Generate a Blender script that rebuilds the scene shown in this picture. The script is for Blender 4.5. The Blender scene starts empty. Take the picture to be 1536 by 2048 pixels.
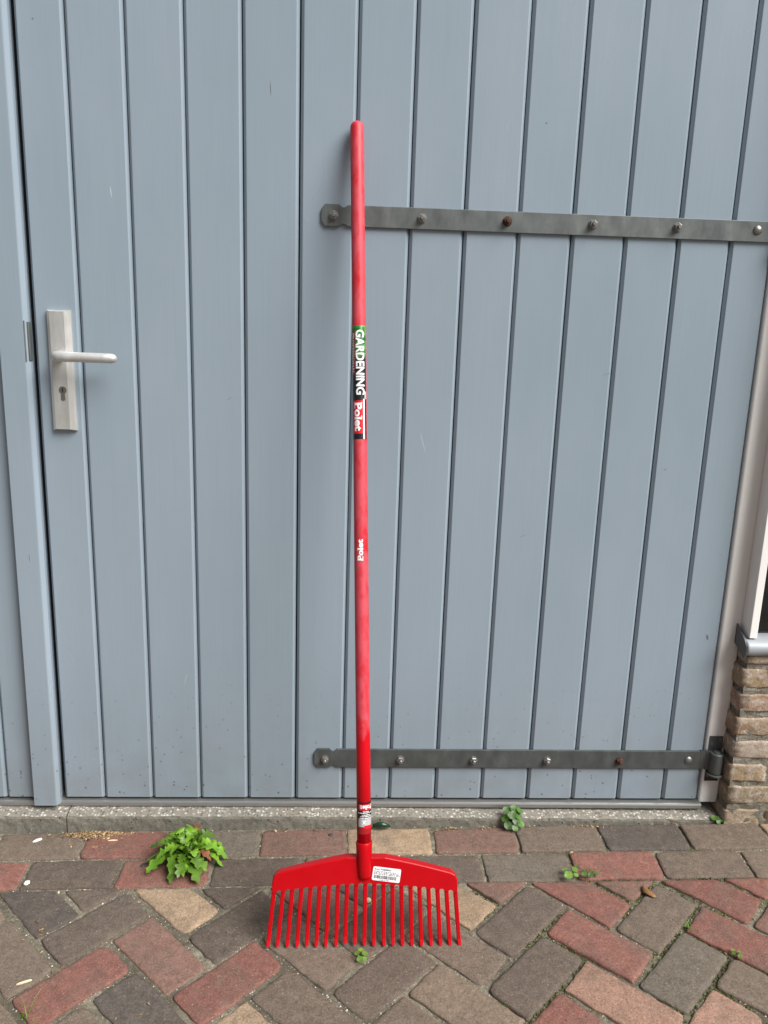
import bpy, bmesh, math, random
from mathutils import Vector, Matrix, noise

# ------------------------------------------------------------------ camera, sky, sun, exposure
sc = bpy.context.scene
F_PX, CAM = 1640.13, Vector((-0.13315, -1.88603, 1.21484))
YAW, PIT, ROL = -0.051864, -0.235105, -0.032560


def cam_rot():
    Rz = Matrix.Rotation(YAW, 3, 'Z')
    Rx = Matrix.Rotation(PIT, 3, 'X')
    Ry = Matrix.Rotation(ROL, 3, 'Y')
    return Rz @ Rx @ Ry


R3 = cam_rot()
cam = bpy.data.cameras.new('camera')
cam.sensor_fit = 'VERTICAL'
cam.sensor_height = 24.0
cam.lens = F_PX / 2048 * 24.0
cam.clip_start, cam.clip_end = 0.05, 800
camo = bpy.data.objects.new('camera', cam)
sc.collection.objects.link(camo)
r, f, u = R3.col[0], R3.col[1], R3.col[2]
m4 = Matrix(((r.x, u.x, -f.x, CAM.x), (r.y, u.y, -f.y, CAM.y), (r.z, u.z, -f.z, CAM.z), (0, 0, 0, 1)))
camo.matrix_world = m4
sc.camera = camo

SUN_DIR = Vector((0.53, -0.42, 0.74)).normalized()          # towards the light
SUN_EL = math.asin(SUN_DIR.z)
SUN_AZ = math.atan2(SUN_DIR.x, SUN_DIR.y)
world = bpy.data.worlds.new('World')
sc.world = world
world.use_nodes = True
wn = world.node_tree
wn.nodes.clear()
wo = wn.nodes.new('ShaderNodeOutputWorld')
bg = wn.nodes.new('ShaderNodeBackground')
sky = wn.nodes.new('ShaderNodeTexSky')
sky.sky_type = 'NISHITA'
sky.sun_disc = False
sky.sun_elevation = SUN_EL
sky.sun_rotation = SUN_AZ
sky.air_density = 1.0
sky.dust_density = 6.0
sky.ozone_density = 0.6
hs = wn.nodes.new('ShaderNodeHueSaturation')
hs.inputs['Saturation'].default_value = 0.30               # overcast: nearly grey cloud
wn.links.new(sky.outputs[0], hs.inputs['Color'])
wn.links.new(hs.outputs[0], bg.inputs['Color'])
bg.inputs['Strength'].default_value = 0.05
wn.links.new(bg.outputs[0], wo.inputs[0])

sun = bpy.data.lights.new('sun', 'SUN')
sun.energy = 4.0
sun.angle = math.radians(40)
sun.color = (1.0, 0.985, 0.96)
suno = bpy.data.objects.new('sun', sun)
sc.collection.objects.link(suno)
suno.rotation_euler = SUN_DIR.to_track_quat('Z', 'Y').to_euler()

sc.view_settings.view_transform = 'Standard'
sc.view_settings.look = 'None'
sc.view_settings.gamma = 1.0
sc.view_settings.use_curve_mapping = False
sc.view_settings.exposure = 0.48
sc.cycles.use_denoising = True
sc.cycles.max_bounces = 6

rnd = random.Random(7)
COL = sc.collection.objects


# ------------------------------------------------------------------ helpers
def tag(o, label=None, cat=None, group=None, kind=None):
    if label: o['label'] = label
    if cat: o['category'] = cat
    if group: o['group'] = group
    if kind: o['kind'] = kind
    return o


def empty(name, loc=(0, 0, 0)):
    o = bpy.data.objects.new(name, None)
    o.location = loc
    o.empty_display_size = 0.05
    COL.link(o)
    return o


def adopt(o, parent):
    if parent is not None:
        o.parent = parent
        if parent.type == 'EMPTY':
            o.matrix_parent_inverse = Matrix.Translation(-Vector(parent.location))
    return o


def link(name, me, mat, parent=None, smooth=False, color=None):
    o = bpy.data.objects.new(name, me)
    COL.link(o)
    if mat is not None:
        for mm in (mat if isinstance(mat, (list, tuple)) else [mat]):
            me.materials.append(mm)
    if smooth:
        me.polygons.foreach_set('use_smooth', [True] * len(me.polygons))
    if color: o.color = (*color, 1)
    return adopt(o, parent)


def pyd(name, verts, faces, mat, parent=None, smooth=False, color=None):
    me = bpy.data.meshes.new(name)
    me.from_pydata([tuple(v) for v in verts], [], faces)
    me.update()
    return link(name, me, mat, parent, smooth, color)


def bmo(name, bm, mat, parent=None, smooth=False, color=None):
    bmesh.ops.recalc_face_normals(bm, faces=bm.faces)
    me = bpy.data.meshes.new(name)
    bm.to_mesh(me)
    bm.free()
    return link(name, me, mat, parent, smooth, color)


def add_box(bm, x0, x1, y0, y1, z0, z1):
    v = [bm.verts.new(p) for p in ((x0, y0, z0), (x1, y0, z0), (x1, y1, z0), (x0, y1, z0),
                                   (x0, y0, z1), (x1, y0, z1), (x1, y1, z1), (x0, y1, z1))]
    for q in ((0, 3, 2, 1), (4, 5, 6, 7), (0, 1, 5, 4), (1, 2, 6, 5), (2, 3, 7, 6), (3, 0, 4, 7)):
        bm.faces.new([v[i] for i in q])
    return v


def bevel_all(bm, w, seg=2):
    bmesh.ops.bevel(bm, geom=list(bm.edges), offset=w, segments=seg, profile=0.6, affect='EDGES', clamp_overlap=True)


def box(name, dims, mat, parent=None, bev=0.0, seg=2, smooth=False, color=None):
    bm = bmesh.new()
    add_box(bm, *dims)
    if bev: bevel_all(bm, bev, seg)
    return bmo(name, bm, mat, parent, smooth, color)


def add_prism(bm, pts, fn, a, b):
    """polygon pts (2D) extruded between a and b; fn(p,q,h)->3D"""
    lo = [bm.verts.new(fn(p[0], p[1], a)) for p in pts]
    hi = [bm.verts.new(fn(p[0], p[1], b)) for p in pts]
    bm.faces.new(list(reversed(lo)))
    top = bm.faces.new(hi)
    n = len(pts)
    for i in range(n):
        bm.faces.new((lo[i], lo[(i + 1) % n], hi[(i + 1) % n], hi[i]))
    return top


def add_tube(bm, path, radii, seg=14, cap=True):
    """rings along path"""
    rings = []
    up = Vector((0, 0, 1))
    for i, p in enumerate(path):
        p = Vector(p)
        d = (Vector(path[min(i + 1, len(path) - 1)]) - Vector(path[max(i - 1, 0)])).normalized()
        ref = up if abs(d.dot(up)) < 0.9 else Vector((0, 1, 0))
        a = d.cross(ref).normalized()
        b = d.cross(a).normalized()
        rr = radii[i] if isinstance(radii, (list, tuple)) else radii
        ra, rb = rr if isinstance(rr, tuple) else (rr, rr)
        rings.append([bm.verts.new(p + a * (math.cos(2 * math.pi * k / seg) * ra) + b * (math.sin(2 * math.pi * k / seg) * rb)) for k in range(seg)])
    for r0, r1 in zip(rings, rings[1:]):
        for k in range(seg):
            bm.faces.new((r0[k], r0[(k + 1) % seg], r1[(k + 1) % seg], r1[k]))
    if cap:
        bm.faces.new(list(reversed(rings[0])))
        bm.faces.new(rings[-1])
    return rings


# ------------------------------------------------------------------ materials
class NT:
    def __init__(s, name):
        s.m = bpy.data.materials.new(name)
        s.m.use_nodes = True
        s.t = s.m.node_tree
        s.b = s.t.nodes['Principled BSDF']

    def n(s, typ, **kw):
        nd = s.t.nodes.new('ShaderNode' + typ)
        for k, v in kw.items():
            if k.startswith('i_'):
                nd.inputs[k[2:].replace('_', ' ')].default_value = v
            elif k.startswith('x') and k[1:].isdigit():
                nd.inputs[int(k[1:])].default_value = v
            else:
                setattr(nd, k, v)
        return nd

    def l(s, a, b):
        s.t.links.new(a, b)

    def setp(s, **kw):
        for k, v in kw.items():
            s.b.inputs[k.replace('_', ' ')].default_value = v

    def coord(s, kind='Object', scale=(1, 1, 1), rand=False):
        if kind == 'World':
            out = s.n('NewGeometry').outputs['Position']
        else:
            out = s.n('TexCoord').outputs[kind]
        if rand:
            oi = s.n('ObjectInfo')
            mu = s.n('Math', operation='MULTIPLY', x1=57.0)
            s.l(oi.outputs['Random'], mu.inputs[0])
            ad = s.n('VectorMath', operation='ADD')
            s.l(out, ad.inputs[0]); s.l(mu.outputs[0], ad.inputs[1])
            out = ad.outputs[0]
        mp = s.n('Mapping')
        mp.inputs['Scale'].default_value = scale
        s.l(out, mp.inputs['Vector'])
        return mp.outputs[0]

    def noise(s, vec, scale, detail=4, rough=0.6):
        nd = s.n('TexNoise', i_Scale=scale, i_Detail=detail, i_Roughness=rough)
        s.l(vec, nd.inputs['Vector'])
        return nd.outputs['Fac']

    def ramp(s, fac, stops, interp='LINEAR'):
        nd = s.n('ValToRGB')
        cr = nd.color_ramp
        cr.interpolation = interp
        while len(cr.elements) < len(stops): cr.elements.new(0.5)
        for e, (p, c) in zip(cr.elements, stops):
            e.position = p
            e.color = (*c, 1) if isinstance(c, tuple) else (c, c, c, 1)
        s.l(fac, nd.inputs[0])
        return nd.outputs[0]

    def mix(s, fac, a, b, blend='MIX'):
        nd = s.n('Mix', data_type='RGBA', blend_type=blend)
        for sock, v in ((nd.inputs[0], fac), (nd.inputs[6], a), (nd.inputs[7], b)):
            if isinstance(v, tuple): sock.default_value = (*v, 1)
            elif isinstance(v, (int, float)): sock.default_value = v
            else: s.l(v, sock)
        return nd.outputs[2]

    def math(s, op, a, b=0.0):
        nd = s.n('Math', operation=op)
        for sock, v in ((nd.inputs[0], a), (nd.inputs[1], b)):
            if isinstance(v, (int, float)): sock.default_value = v
            else: s.l(v, sock)
        return nd.outputs[0]

    def dots(s, vec, scale, thr, soft=0.02, keep=1.0):
        """small spots: voronoi distance below thr; only a share of the cells"""
        nd = s.n('TexVoronoi', i_Scale=scale)
        s.l(vec, nd.inputs['Vector'])
        d = s.ramp(nd.outputs['Distance'], [(max(thr - soft, 0), 1.0), (thr, 0.0)])
        sep = s.n('SeparateColor')
        s.l(nd.outputs['Color'], sep.inputs[0])
        k = s.math('LESS_THAN', sep.outputs[0], keep)
        return s.math('MULTIPLY', d, k)

    def bump(s, height, strength=0.3, dist=0.002, prev=None):
        nd = s.n('Bump', i_Strength=strength, i_Distance=dist)
        s.l(height, nd.inputs['Height'])
        if prev is not None: s.l(prev, nd.inputs['Normal'])
        return nd.outputs[0]

    def color(s, c):
        if isinstance(c, tuple): s.b.inputs['Base Color'].default_value = (*c, 1)
        else: s.l(c, s.b.inputs['Base Color'])

    def normal(s, nrm):
        s.l(nrm, s.b.inputs['Normal'])

    def rough(s, v):
        if isinstance(v, (int, float)): s.b.inputs['Roughness'].default_value = v
        else: s.l(v, s.b.inputs['Roughness'])


def plain(name, col, rough=0.5, metallic=0.0, spec=0.5):
    t = NT(name)
    t.color(col)
    t.setp(Roughness=rough, Metallic=metallic, Specular_IOR_Level=spec)
    return t.m


def mat_door():
    t = NT('blue grey door paint')
    w = t.coord('World')
    wr = t.coord('Object', rand=True)
    big = t.noise(t.coord('World', (1, 1, 0.45)), 3.2, 4)
    brush = t.noise(t.coord('World', (260, 60, 3.0)), 1.0, 3, 0.6)
    base = t.mix(t.ramp(big, [(0.32, 0.0), (0.68, 1.0)]), (0.256, 0.319, 0.372), (0.290, 0.350, 0.412))
    oi = t.n('ObjectInfo')
    base = t.mix(0.07, base, t.ramp(oi.outputs['Random'], [(0, (0.24, 0.31, 0.34)), (1, (0.36, 0.40, 0.47))]))
    base = t.mix(t.math('MULTIPLY', t.ramp(brush, [(0.3, 0.0), (0.7, 1.0)]), 0.15), base, (0.20, 0.25, 0.29))
    # dirt splashed up from the ground, thinning with height
    sp = t.n('SeparateXYZ'); t.l(t.n('NewGeometry').outputs['Position'], sp.inputs[0])
    low = t.n('MapRange', x1=0.0, x2=0.55, x3=1.0, x4=0.0); t.l(sp.outputs[2], low.inputs[0])
    lowf = t.math('POWER', low.outputs[0], 2.2)
    d1 = t.dots(w, 95, 0.30, 0.10, 0.10)
    d2 = t.dots(w, 42, 0.14, 0.05, 0.12)
    d3 = t.dots(w, 14, 0.035, 0.012, 0.16)
    spots = t.math('MAXIMUM', t.math('MULTIPLY', t.math('MAXIMUM', d1, d2), lowf), t.math('MULTIPLY', d3, 0.8))
    film = t.math('MULTIPLY', t.math('MULTIPLY', lowf, t.ramp(t.noise(w, 12, 5), [(0.30, 0.25), (0.65, 1.0)])), 0.45)
    base = t.mix(film, base, (0.190, 0.205, 0.205))
    base = t.mix(t.math('MULTIPLY', spots, 0.75), base, (0.06, 0.062, 0.062))
    # a few pale scuffs
    sc1 = t.noise(t.coord('World', (9, 9, 30)), 3.0, 6, 0.75)
    base = t.mix(t.math('MULTIPLY', t.ramp(sc1, [(0.68, 0.0), (0.74, 1.0)]), 0.10), base, (0.45, 0.50, 0.54))
    # old marks in the paint: a chip by the hinge side, scratches, rubbed spots
    for (mx, mz, rx, rz, ang, colr) in ((0.7855, 0.4565, 0.0030, 0.0085, 0.25, (0.09, 0.105, 0.12)), (-0.302, 1.669, 0.0011, 0.016, 0.05, (0.10, 0.10, 0.10)),
                                        (-0.641, 1.453, 0.0009, 0.013, 0.08, (0.62, 0.66, 0.68)), (-0.8585, 0.640, 0.0007, 0.010, 0.05, (0.08, 0.09, 0.10)),
                                        (0.300, 0.710, 0.010, 0.0008, 0.5, (0.16, 0.18, 0.20)), (-0.395, 1.02, 0.006, 0.0010, 0.7, (0.15, 0.17, 0.19)), (0.05, 0.93, 0.0012, 0.03, 0.3, (0.42, 0.47, 0.51)),
                                        (-0.51, 0.33, 0.0010, 0.018, -0.2, (0.40, 0.45, 0.49)), (0.47, 1.10, 0.014, 0.0016, 0.3, (0.20, 0.24, 0.28)), (0.63, 0.88, 0.004, 0.0016, 0.2, (0.13, 0.15, 0.17))):
        dx, dz = t.math('SUBTRACT', sp.outputs[0], mx), t.math('SUBTRACT', sp.outputs[2], mz)
        ca, sa = math.cos(ang), math.sin(ang)
        u_ = t.math('DIVIDE', t.math('ADD', t.math('MULTIPLY', dx, ca), t.math('MULTIPLY', dz, sa)), rx)
        v_ = t.math('DIVIDE', t.math('SUBTRACT', t.math('MULTIPLY', dz, ca), t.math('MULTIPLY', dx, sa)), rz)
        r2 = t.math('ADD', t.math('MULTIPLY', u_, u_), t.math('MULTIPLY', v_, v_))
        r2 = t.math('ADD', r2, t.math('MULTIPLY', t.math('SUBTRACT', brush, 0.5), 1.2))
        base = t.mix(t.math('MULTIPLY', t.ramp(r2, [(0.35, 1.0), (1.0, 0.0)]), 0.85), base, colr)
    t.color(base)
    t.setp(Specular_IOR_Level=0.6)
    t.rough(t.ramp(big, [(0.2, 0.20), (0.8, 0.30)]))
    t.normal(t.bump(brush, 0.10, 0.001, t.bump(t.noise(w, 160, 2), 0.05, 0.001)))
    return t.m


def mat_steel(dark=1.0):
    t = NT('galvanised steel')
    w = t.coord('Object')
    n1 = t.noise(t.coord('World', (18, 18, 9)), 1.6, 5, 0.65)
    n2 = t.noise(t.coord('World', (5, 5, 70)), 1.5, 4, 0.6)
    c = t.ramp(n1, [(0.25, tuple(dark * x for x in (0.100, 0.112, 0.112))), (0.55, tuple(dark * x for x in (0.145, 0.160, 0.158))), (0.8, tuple(dark * x for x in (0.205, 0.222, 0.216)))])
    c = t.mix(t.math('MULTIPLY', t.ramp(n2, [(0.55, 0.0), (0.75, 1.0)]), 0.15), c, (0.09, 0.095, 0.095))
    t.color(c)
    t.setp(Metallic=0.45, Specular_IOR_Level=0.5)
    t.rough(t.ramp(n1, [(0.3, 0.42), (0.7, 0.6)]))
    t.normal(t.bump(t.noise(t.coord('World'), 220, 3), 0.12, 0.001))
    return t.m


def mat_alu():
    t = NT('satin aluminium')
    n = t.noise(t.coord('World', (4, 4, 1)), 14, 5)
    t.color(t.ramp(n, [(0.3, (0.55, 0.55, 0.53)), (0.7, (0.69, 0.69, 0.675))]))
    t.setp(Metallic=0.55)
    t.rough(t.ramp(n, [(0.3, 0.34), (0.7, 0.46)]))
    return t.m


def mat_white():
    t = NT('off white paint')
    w = t.coord('World')
    n = t.noise(t.coord('World', (1, 1, 0.3)), 7, 4)
    c = t.ramp(n, [(0.3, (0.80, 0.78, 0.76)), (0.7, (0.86, 0.84, 0.82))])
    c = t.mix(t.math('MULTIPLY', t.dots(w, 40, 0.07, 0.03, 0.12), 0.7), c, (0.12, 0.11, 0.1))
    t.color(c)
    t.rough(0.45)
    t.normal(t.bump(t.noise(t.coord('World', (200, 200, 8)), 1, 3), 0.08, 0.001))
    return t.m


def mat_paver():
    t = NT('worn clay paver')
    o = t.coord('Object', rand=True)
    oi = t.n('ObjectInfo')
    base = oi.outputs['Color']
    blotch = t.noise(o, 16, 5, 0.6)
    fine = t.noise(o, 260, 3, 0.75)
    mid = t.noise(o, 60, 4, 0.65)
    c = t.mix(t.math('MULTIPLY', t.ramp(blotch, [(0.46, 0.0), (0.72, 1.0)]), 0.50), base, (0.112, 0.086, 0.067))
    hsv = t.n('HueSaturation', i_Saturation=0.95)
    t.l(t.ramp(fine, [(0.30, 0.62), (0.70, 1.38)]), hsv.inputs['Value'])
    t.l(c, hsv.inputs['Color'])
    c = hsv.outputs[0]
    hsv2 = t.n('HueSaturation')
    t.l(t.ramp(mid, [(0.3, 0.80), (0.7, 1.18)]), hsv2.inputs['Value'])
    t.l(c, hsv2.inputs['Color'])
    c = hsv2.outputs[0]
    # sandy dust lying near the edges and in the hollows, dark pores, pale specks
    dust = t.noise(o, 34, 6, 0.7)
    c = t.mix(t.math('MULTIPLY', t.ramp(dust, [(0.50, 0.0), (0.75, 1.0)]), 0.30), c, (0.20, 0.168, 0.128))
    pores = t.dots(o, 150, 0.20, 0.10, 0.14)
    c = t.mix(t.math('MULTIPLY', pores, 0.6), c, (0.03, 0.024, 0.020))
    specks = t.math('MAXIMUM', t.dots(o, 55, 0.085, 0.04, 0.18), t.dots(o, 170, 0.20, 0.08, 0.10))
    c = t.mix(t.math('MULTIPLY', specks, 0.7), c, (0.40, 0.355, 0.285))
    t.color(c)
    t.rough(0.88)
    t.setp(Specular_IOR_Level=0.25)
    b = t.bump(fine, 0.8, 0.0018)
    b = t.bump(mid, 0.5, 0.003, b)
    t.normal(b)
    return t.m


def mat_joint():
    t = NT('sand and mortar joint')
    w = t.coord('World')
    n = t.noise(w, 95, 6, 0.75)
    big = t.noise(w, 5.5, 3, 0.5)
    c = t.ramp(n, [(0.28, (0.065, 0.055, 0.041)), (0.5, (0.190, 0.168, 0.126)), (0.72, (0.32, 0.288, 0.22))])
    c = t.mix(t.math('MULTIPLY', t.ramp(big, [(0.42, 0.0), (0.6, 1.0)]), 0.65), c, (0.062, 0.052, 0.038))
    sp = t.n('SeparateXYZ'); t.l(t.n('NewGeometry').outputs['Position'], sp.inputs[0])
    right = t.n('MapRange', x1=0.05, x2=0.45, x3=0.0, x4=1.0); t.l(sp.outputs[0], right.inputs[0])
    mossn = t.ramp(t.noise(w, 17, 4, 0.6), [(0.52, 0.0), (0.64, 1.0)])
    c = t.mix(t.math('MULTIPLY', t.math('MULTIPLY', mossn, right.outputs[0]), 0.7), c, (0.070, 0.082, 0.024))
    gr = t.dots(w, 260, 0.28, 0.1, 0.16)
    c = t.mix(t.math('MULTIPLY', gr, 0.8), c, (0.52, 0.47, 0.38))
    t.color(c)
    t.rough(0.95)
    t.setp(Specular_IOR_Level=0.15)
    t.normal(t.bump(n, 0.9, 0.004))
    return t.m


def mat_kerb():
    t = NT('exposed aggregate concrete')
    w = t.coord('World')
    v = t.n('TexVoronoi', i_Scale=135.0, i_Randomness=1.0)
    t.l(w, v.inputs['Vector'])
    sep = t.n('SeparateColor'); t.l(v.outputs['Color'], sep.inputs[0])
    stone = t.ramp(sep.outputs[0], [(0.0, (0.10, 0.093, 0.08)), (0.22, (0.24, 0.22, 0.185)), (0.5, (0.36, 0.335, 0.29)), (0.62, (0.50, 0.475, 0.425)), (0.93, (0.28, 0.20, 0.14))], 'CONSTANT')
    edge = t.ramp(v.outputs['Distance'], [(0.30, 0.0), (0.55, 1.0)])
    c = t.mix(edge, stone, (0.20, 0.185, 0.155))
    big = t.noise(w, 6, 5, 0.7)
    c = t.mix(t.math('MULTIPLY', t.ramp(big, [(0.48, 0.0), (0.7, 1.0)]), 0.6), c, (0.16, 0.15, 0.125))
    t.color(c)
    t.rough(0.85)
    t.normal(t.bump(t.math('SUBTRACT', 1.0, v.outputs['Distance']), 0.6, 0.002, t.bump(t.noise(w, 90, 4), 0.4, 0.002)))
    return t.m


def mat_kerbface():
    t = NT('weathered kerb concrete')
    w = t.coord('World')
    n = t.noise(w, 70, 6, 0.75)
    big = t.noise(w, 7, 4)
    c = t.ramp(n, [(0.25, (0.085, 0.078, 0.062)), (0.5, (0.165, 0.155, 0.128)), (0.75, (0.265, 0.25, 0.21))])
    c = t.mix(t.math('MULTIPLY', t.ramp(big, [(0.4, 0.0), (0.65, 1.0)]), 0.5), c, (0.09, 0.08, 0.06))
    pores = t.dots(w, 85, 0.22, 0.08, 0.16)
    c = t.mix(t.math('MULTIPLY', pores, 0.85), c, (0.022, 0.02, 0.016))
    t.color(c)
    t.rough(0.92)
    t.normal(t.bump(t.math('SUBTRACT', n, pores), 0.8, 0.003))
    return t.m


def mat_wallbrick():
    t = NT('old handmade wall brick')
    o = t.coord('Object', rand=True)
    oi = t.n('ObjectInfo')
    n = t.noise(o, 26, 6, 0.7)
    f = t.noise(o, 150, 5, 0.75)
    c = t.mix(t.ramp(n, [(0.42, 0.0), (0.6, 1.0)]), oi.outputs['Color'], (0.36, 0.285, 0.215))
    c = t.mix(t.math('MULTIPLY', t.ramp(t.noise(o, 44, 5, 0.7), [(0.50, 0.0), (0.62, 1.0)]), 0.75), c, (0.50, 0.43, 0.37))
    hsv = t.n('HueSaturation')
    t.l(t.ramp(f, [(0.25, 0.6), (0.75, 1.3)]), hsv.inputs['Value']); t.l(c, hsv.inputs['Color'])
    t.color(hsv.outputs[0])
    t.rough(0.93)
    t.setp(Specular_IOR_Level=0.2)
    t.normal(t.bump(f, 0.7, 0.003, t.bump(n, 0.5, 0.006)))
    return t.m


def mat_mortar():
    t = NT('old wall mortar')
    w = t.coord('World')
    n = t.noise(w, 130, 6, 0.8)
    c = t.ramp(n, [(0.28, (0.07, 0.06, 0.046)), (0.5, (0.22, 0.198, 0.158)), (0.72, (0.40, 0.37, 0.31))])
    sp = t.n('SeparateXYZ'); t.l(t.n('NewGeometry').outputs['Position'], sp.inputs[0])
    low = t.n('MapRange', x1=-0.05, x2=0.16, x3=0.75, x4=0.0); t.l(sp.outputs[2], low.inputs[0])
    c = t.mix(t.math('MULTIPLY', low.outputs[0], t.ramp(t.noise(w, 22, 4), [(0.4, 0.0), (0.6, 1.0)])), c, (0.10, 0.10, 0.035))
    t.color(c)
    t.rough(0.95)
    t.normal(t.bump(n, 1.0, 0.006))
    return t.m


def mat_handle():
    t = NT('dusty red pole coating')
    w = t.coord('World', (1, 1, 0.55))
    n = t.noise(w, 26, 6, 0.65)
    n2 = t.noise(t.coord('World', (1, 1, 0.3)), 60, 4, 0.6)
    sp = t.n('SeparateXYZ'); t.l(t.n('NewGeometry').outputs['Position'], sp.inputs[0])
    # the upper two thirds carry a pale film of dust; the lower end is wiped clean
    up = t.n('MapRange', x1=0.34, x2=0.42, x3=0.0, x4=1.0); t.l(sp.outputs[2], up.inputs[0])
    wob = t.math('ADD', up.outputs[0], t.math('MULTIPLY', t.math('SUBTRACT', n, 0.5), 2.2))
    film = t.math('MULTIPLY', t.ramp(wob, [(0.35, 0.0), (0.75, 1.0)]), t.ramp(n2, [(0.36, 0.40), (0.54, 1.0)]))
    film = t.math('MULTIPLY', film, t.ramp(n, [(0.30, 0.45), (0.5, 1.0)]))
    c = t.mix(t.math('MULTIPLY', film, 0.66), (0.50, 0.002, 0.009), (0.56, 0.100, 0.130))
    t.color(c)
    t.setp(Specular_IOR_Level=0.32)
    t.rough(t.ramp(film, [(0.0, 0.28), (1.0, 0.55)]))
    t.normal(t.bump(t.noise(t.coord('World', (1, 1, 0.1)), 200, 2), 0.04, 0.001))
    return t.m


def mat_red():
    t = NT('red moulded plastic')
    w = t.coord('World')
    n = t.noise(w, 30, 4)
    t.color(t.ramp(n, [(0.3, (0.405, 0.0004, 0.004)), (0.7, (0.45, 0.0008, 0.006))]))
    t.setp(Specular_IOR_Level=0.28)
    t.rough(t.ramp(t.noise(w, 14, 4), [(0.3, 0.28), (0.7, 0.40)]))
    t.normal(t.bump(t.noise(w, 400, 2), 0.05, 0.0006))
    return t.m


def mat_leaf(name, c0, c1, trans=0.25, rough=0.42):
    t = NT(name)
    o = t.coord('Object', rand=True)
    n = t.noise(o, 40, 4)
    oi = t.n('ObjectInfo')
    c = t.mix(t.ramp(n, [(0.3, 0.0), (0.7, 1.0)]), c0, c1)
    hsv = t.n('HueSaturation')
    t.l(t.ramp(oi.outputs['Random'], [(0, 0.6), (1, 1.4)]), hsv.inputs['Value']); t.l(c, hsv.inputs['Color'])
    c = hsv.outputs[0]
    t.color(c)
    t.rough(rough)
    t.normal(t.bump(t.noise(o, 170, 3), 0.25, 0.001))
    tr = t.n('BsdfTranslucent')
    t.l(t.mix(1.0, c, (0.9, 1.0, 0.35), 'MULTIPLY'), tr.inputs['Color'])
    mx = t.n('MixShader', x0=trans)
    t.l(t.b.outputs[0], mx.inputs[1]); t.l(tr.outputs[0], mx.inputs[2])
    out = t.t.nodes['Material Output']
    t.l(mx.outputs[0], out.inputs['Surface'])
    return t.m


def mat_varied(name, stops, rough=0.8, scale=300):
    """loose bits: colour changes from piece to piece"""
    t = NT(name)
    at = t.n('Attribute', attribute_name='tone')
    t.color(t.ramp(at.outputs['Fac'], stops))
    t.rough(rough)
    return t.m


M_DOOR, M_STEEL, M_ALU, M_WHITE = mat_door(), mat_steel(), mat_alu(), mat_white()
M_STEELD = mat_steel(0.72)
M_PAVER, M_JOINT, M_KERB, M_KFACE = mat_paver(), mat_joint(), mat_kerb(), mat_kerbface()
M_WBRICK, M_MORTAR, M_HANDLE, M_RED = mat_wallbrick(), mat_mortar(), mat_handle(), mat_red()
M_DARK = plain('dark gap shade', (0.012, 0.013, 0.015), 0.8)  # near-black colour paints in the shade of the gaps and the keyhole
M_BOLT = plain('dull zinc bolt', (0.27, 0.265, 0.25), 0.38, 0.7)
M_RUST = plain('rusted bolt', (0.075, 0.035, 0.025), 0.8, 0.1)
M_LEAD = plain('grey lead flashing', (0.33, 0.355, 0.385), 0.55, 0.15)
M_SILLM = plain('weathered aluminium strip', (0.34, 0.34, 0.33), 0.36, 0.7)
M_GLASS = plain('dark window glass', (0.010, 0.010, 0.011), 0.06)
M_BLACK = plain('black print', (0.012, 0.012, 0.013), 0.3)
M_WPRINT = plain('white print', (0.86, 0.86, 0.86), 0.35)
M_GREY = plain('grey print', (0.42, 0.42, 0.42), 0.3)
M_RPRINT = plain('red print', (0.62, 0.01, 0.022), 0.3)
M_DRPRINT = plain('dark red print', (0.30, 0.008, 0.012), 0.3)
M_SHELL = plain('chalky white splash', (0.72, 0.70, 0.66), 0.8)
M_STAIN = plain('dark gum spot', (0.045, 0.040, 0.036), 0.7)
M_LEAFY = mat_leaf('fresh green leaf', (0.078, 0.190, 0.010), (0.185, 0.335, 0.030))
M_MINT = mat_leaf('soft green leaf', (0.050, 0.130, 0.016), (0.095, 0.205, 0.032))
M_CLOVER = mat_leaf('bright seedling leaf', (0.110, 0.220, 0.030), (0.200, 0.340, 0.060))
M_GLOSSY = mat_leaf('dark glossy leaf', (0.010, 0.045, 0.018), (0.018, 0.065, 0.026), 0.05, 0.2)
M_DEADLEAF = mat_leaf('withered leaf', (0.16, 0.055, 0.02), (0.26, 0.10, 0.035), 0.15, 0.6)
M_MOSS = mat_varied('joint moss', [(0, (0.030, 0.042, 0.008)), (0.5, (0.065, 0.095, 0.014)), (0.9, (0.11, 0.15, 0.025)), (1, (0.17, 0.15, 0.06))], 0.9)
M_HUSK = mat_varied('seed husks', [(0, (0.07, 0.036, 0.016)), (0.35, (0.20, 0.11, 0.042)), (0.7, (0.34, 0.22, 0.10)), (1, (0.50, 0.40, 0.25))], 0.75)
M_GRIT = mat_varied('grit', [(0, (0.05, 0.045, 0.04)), (0.4, (0.18, 0.16, 0.13)), (0.75, (0.40, 0.36, 0.29)), (1, (0.68, 0.64, 0.56))], 0.9)
M_WING = mat_leaf('dry brown seed wing', (0.33, 0.155, 0.055), (0.47, 0.25, 0.10), 0.12, 0.6)
M_WOODCHIP = plain('pale chip', (0.62, 0.52, 0.34), 0.8)


# ------------------------------------------------------------------ ground and paving
def gz(x, y):
    """the paving falls away from the house and a little to the left"""
    return -0.05145 + 0.017356 * x + 0.019318 * y


gs = 300.0
ground = pyd('ground', [(-gs, -gs, -0.40), (gs, -gs, -0.40), (gs, gs, -0.40), (-gs, gs, -0.40)], [(0, 1, 2, 3)],
             plain('distant ground', (0.13, 0.115, 0.10), 0.95))
tag(ground, kind='structure')

# bedding of sand and mortar that fills the joints
X0, X1, Y0, Y1 = -2.3, 2.3, -2.4, -0.036
NX, NY = 300, 154


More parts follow.
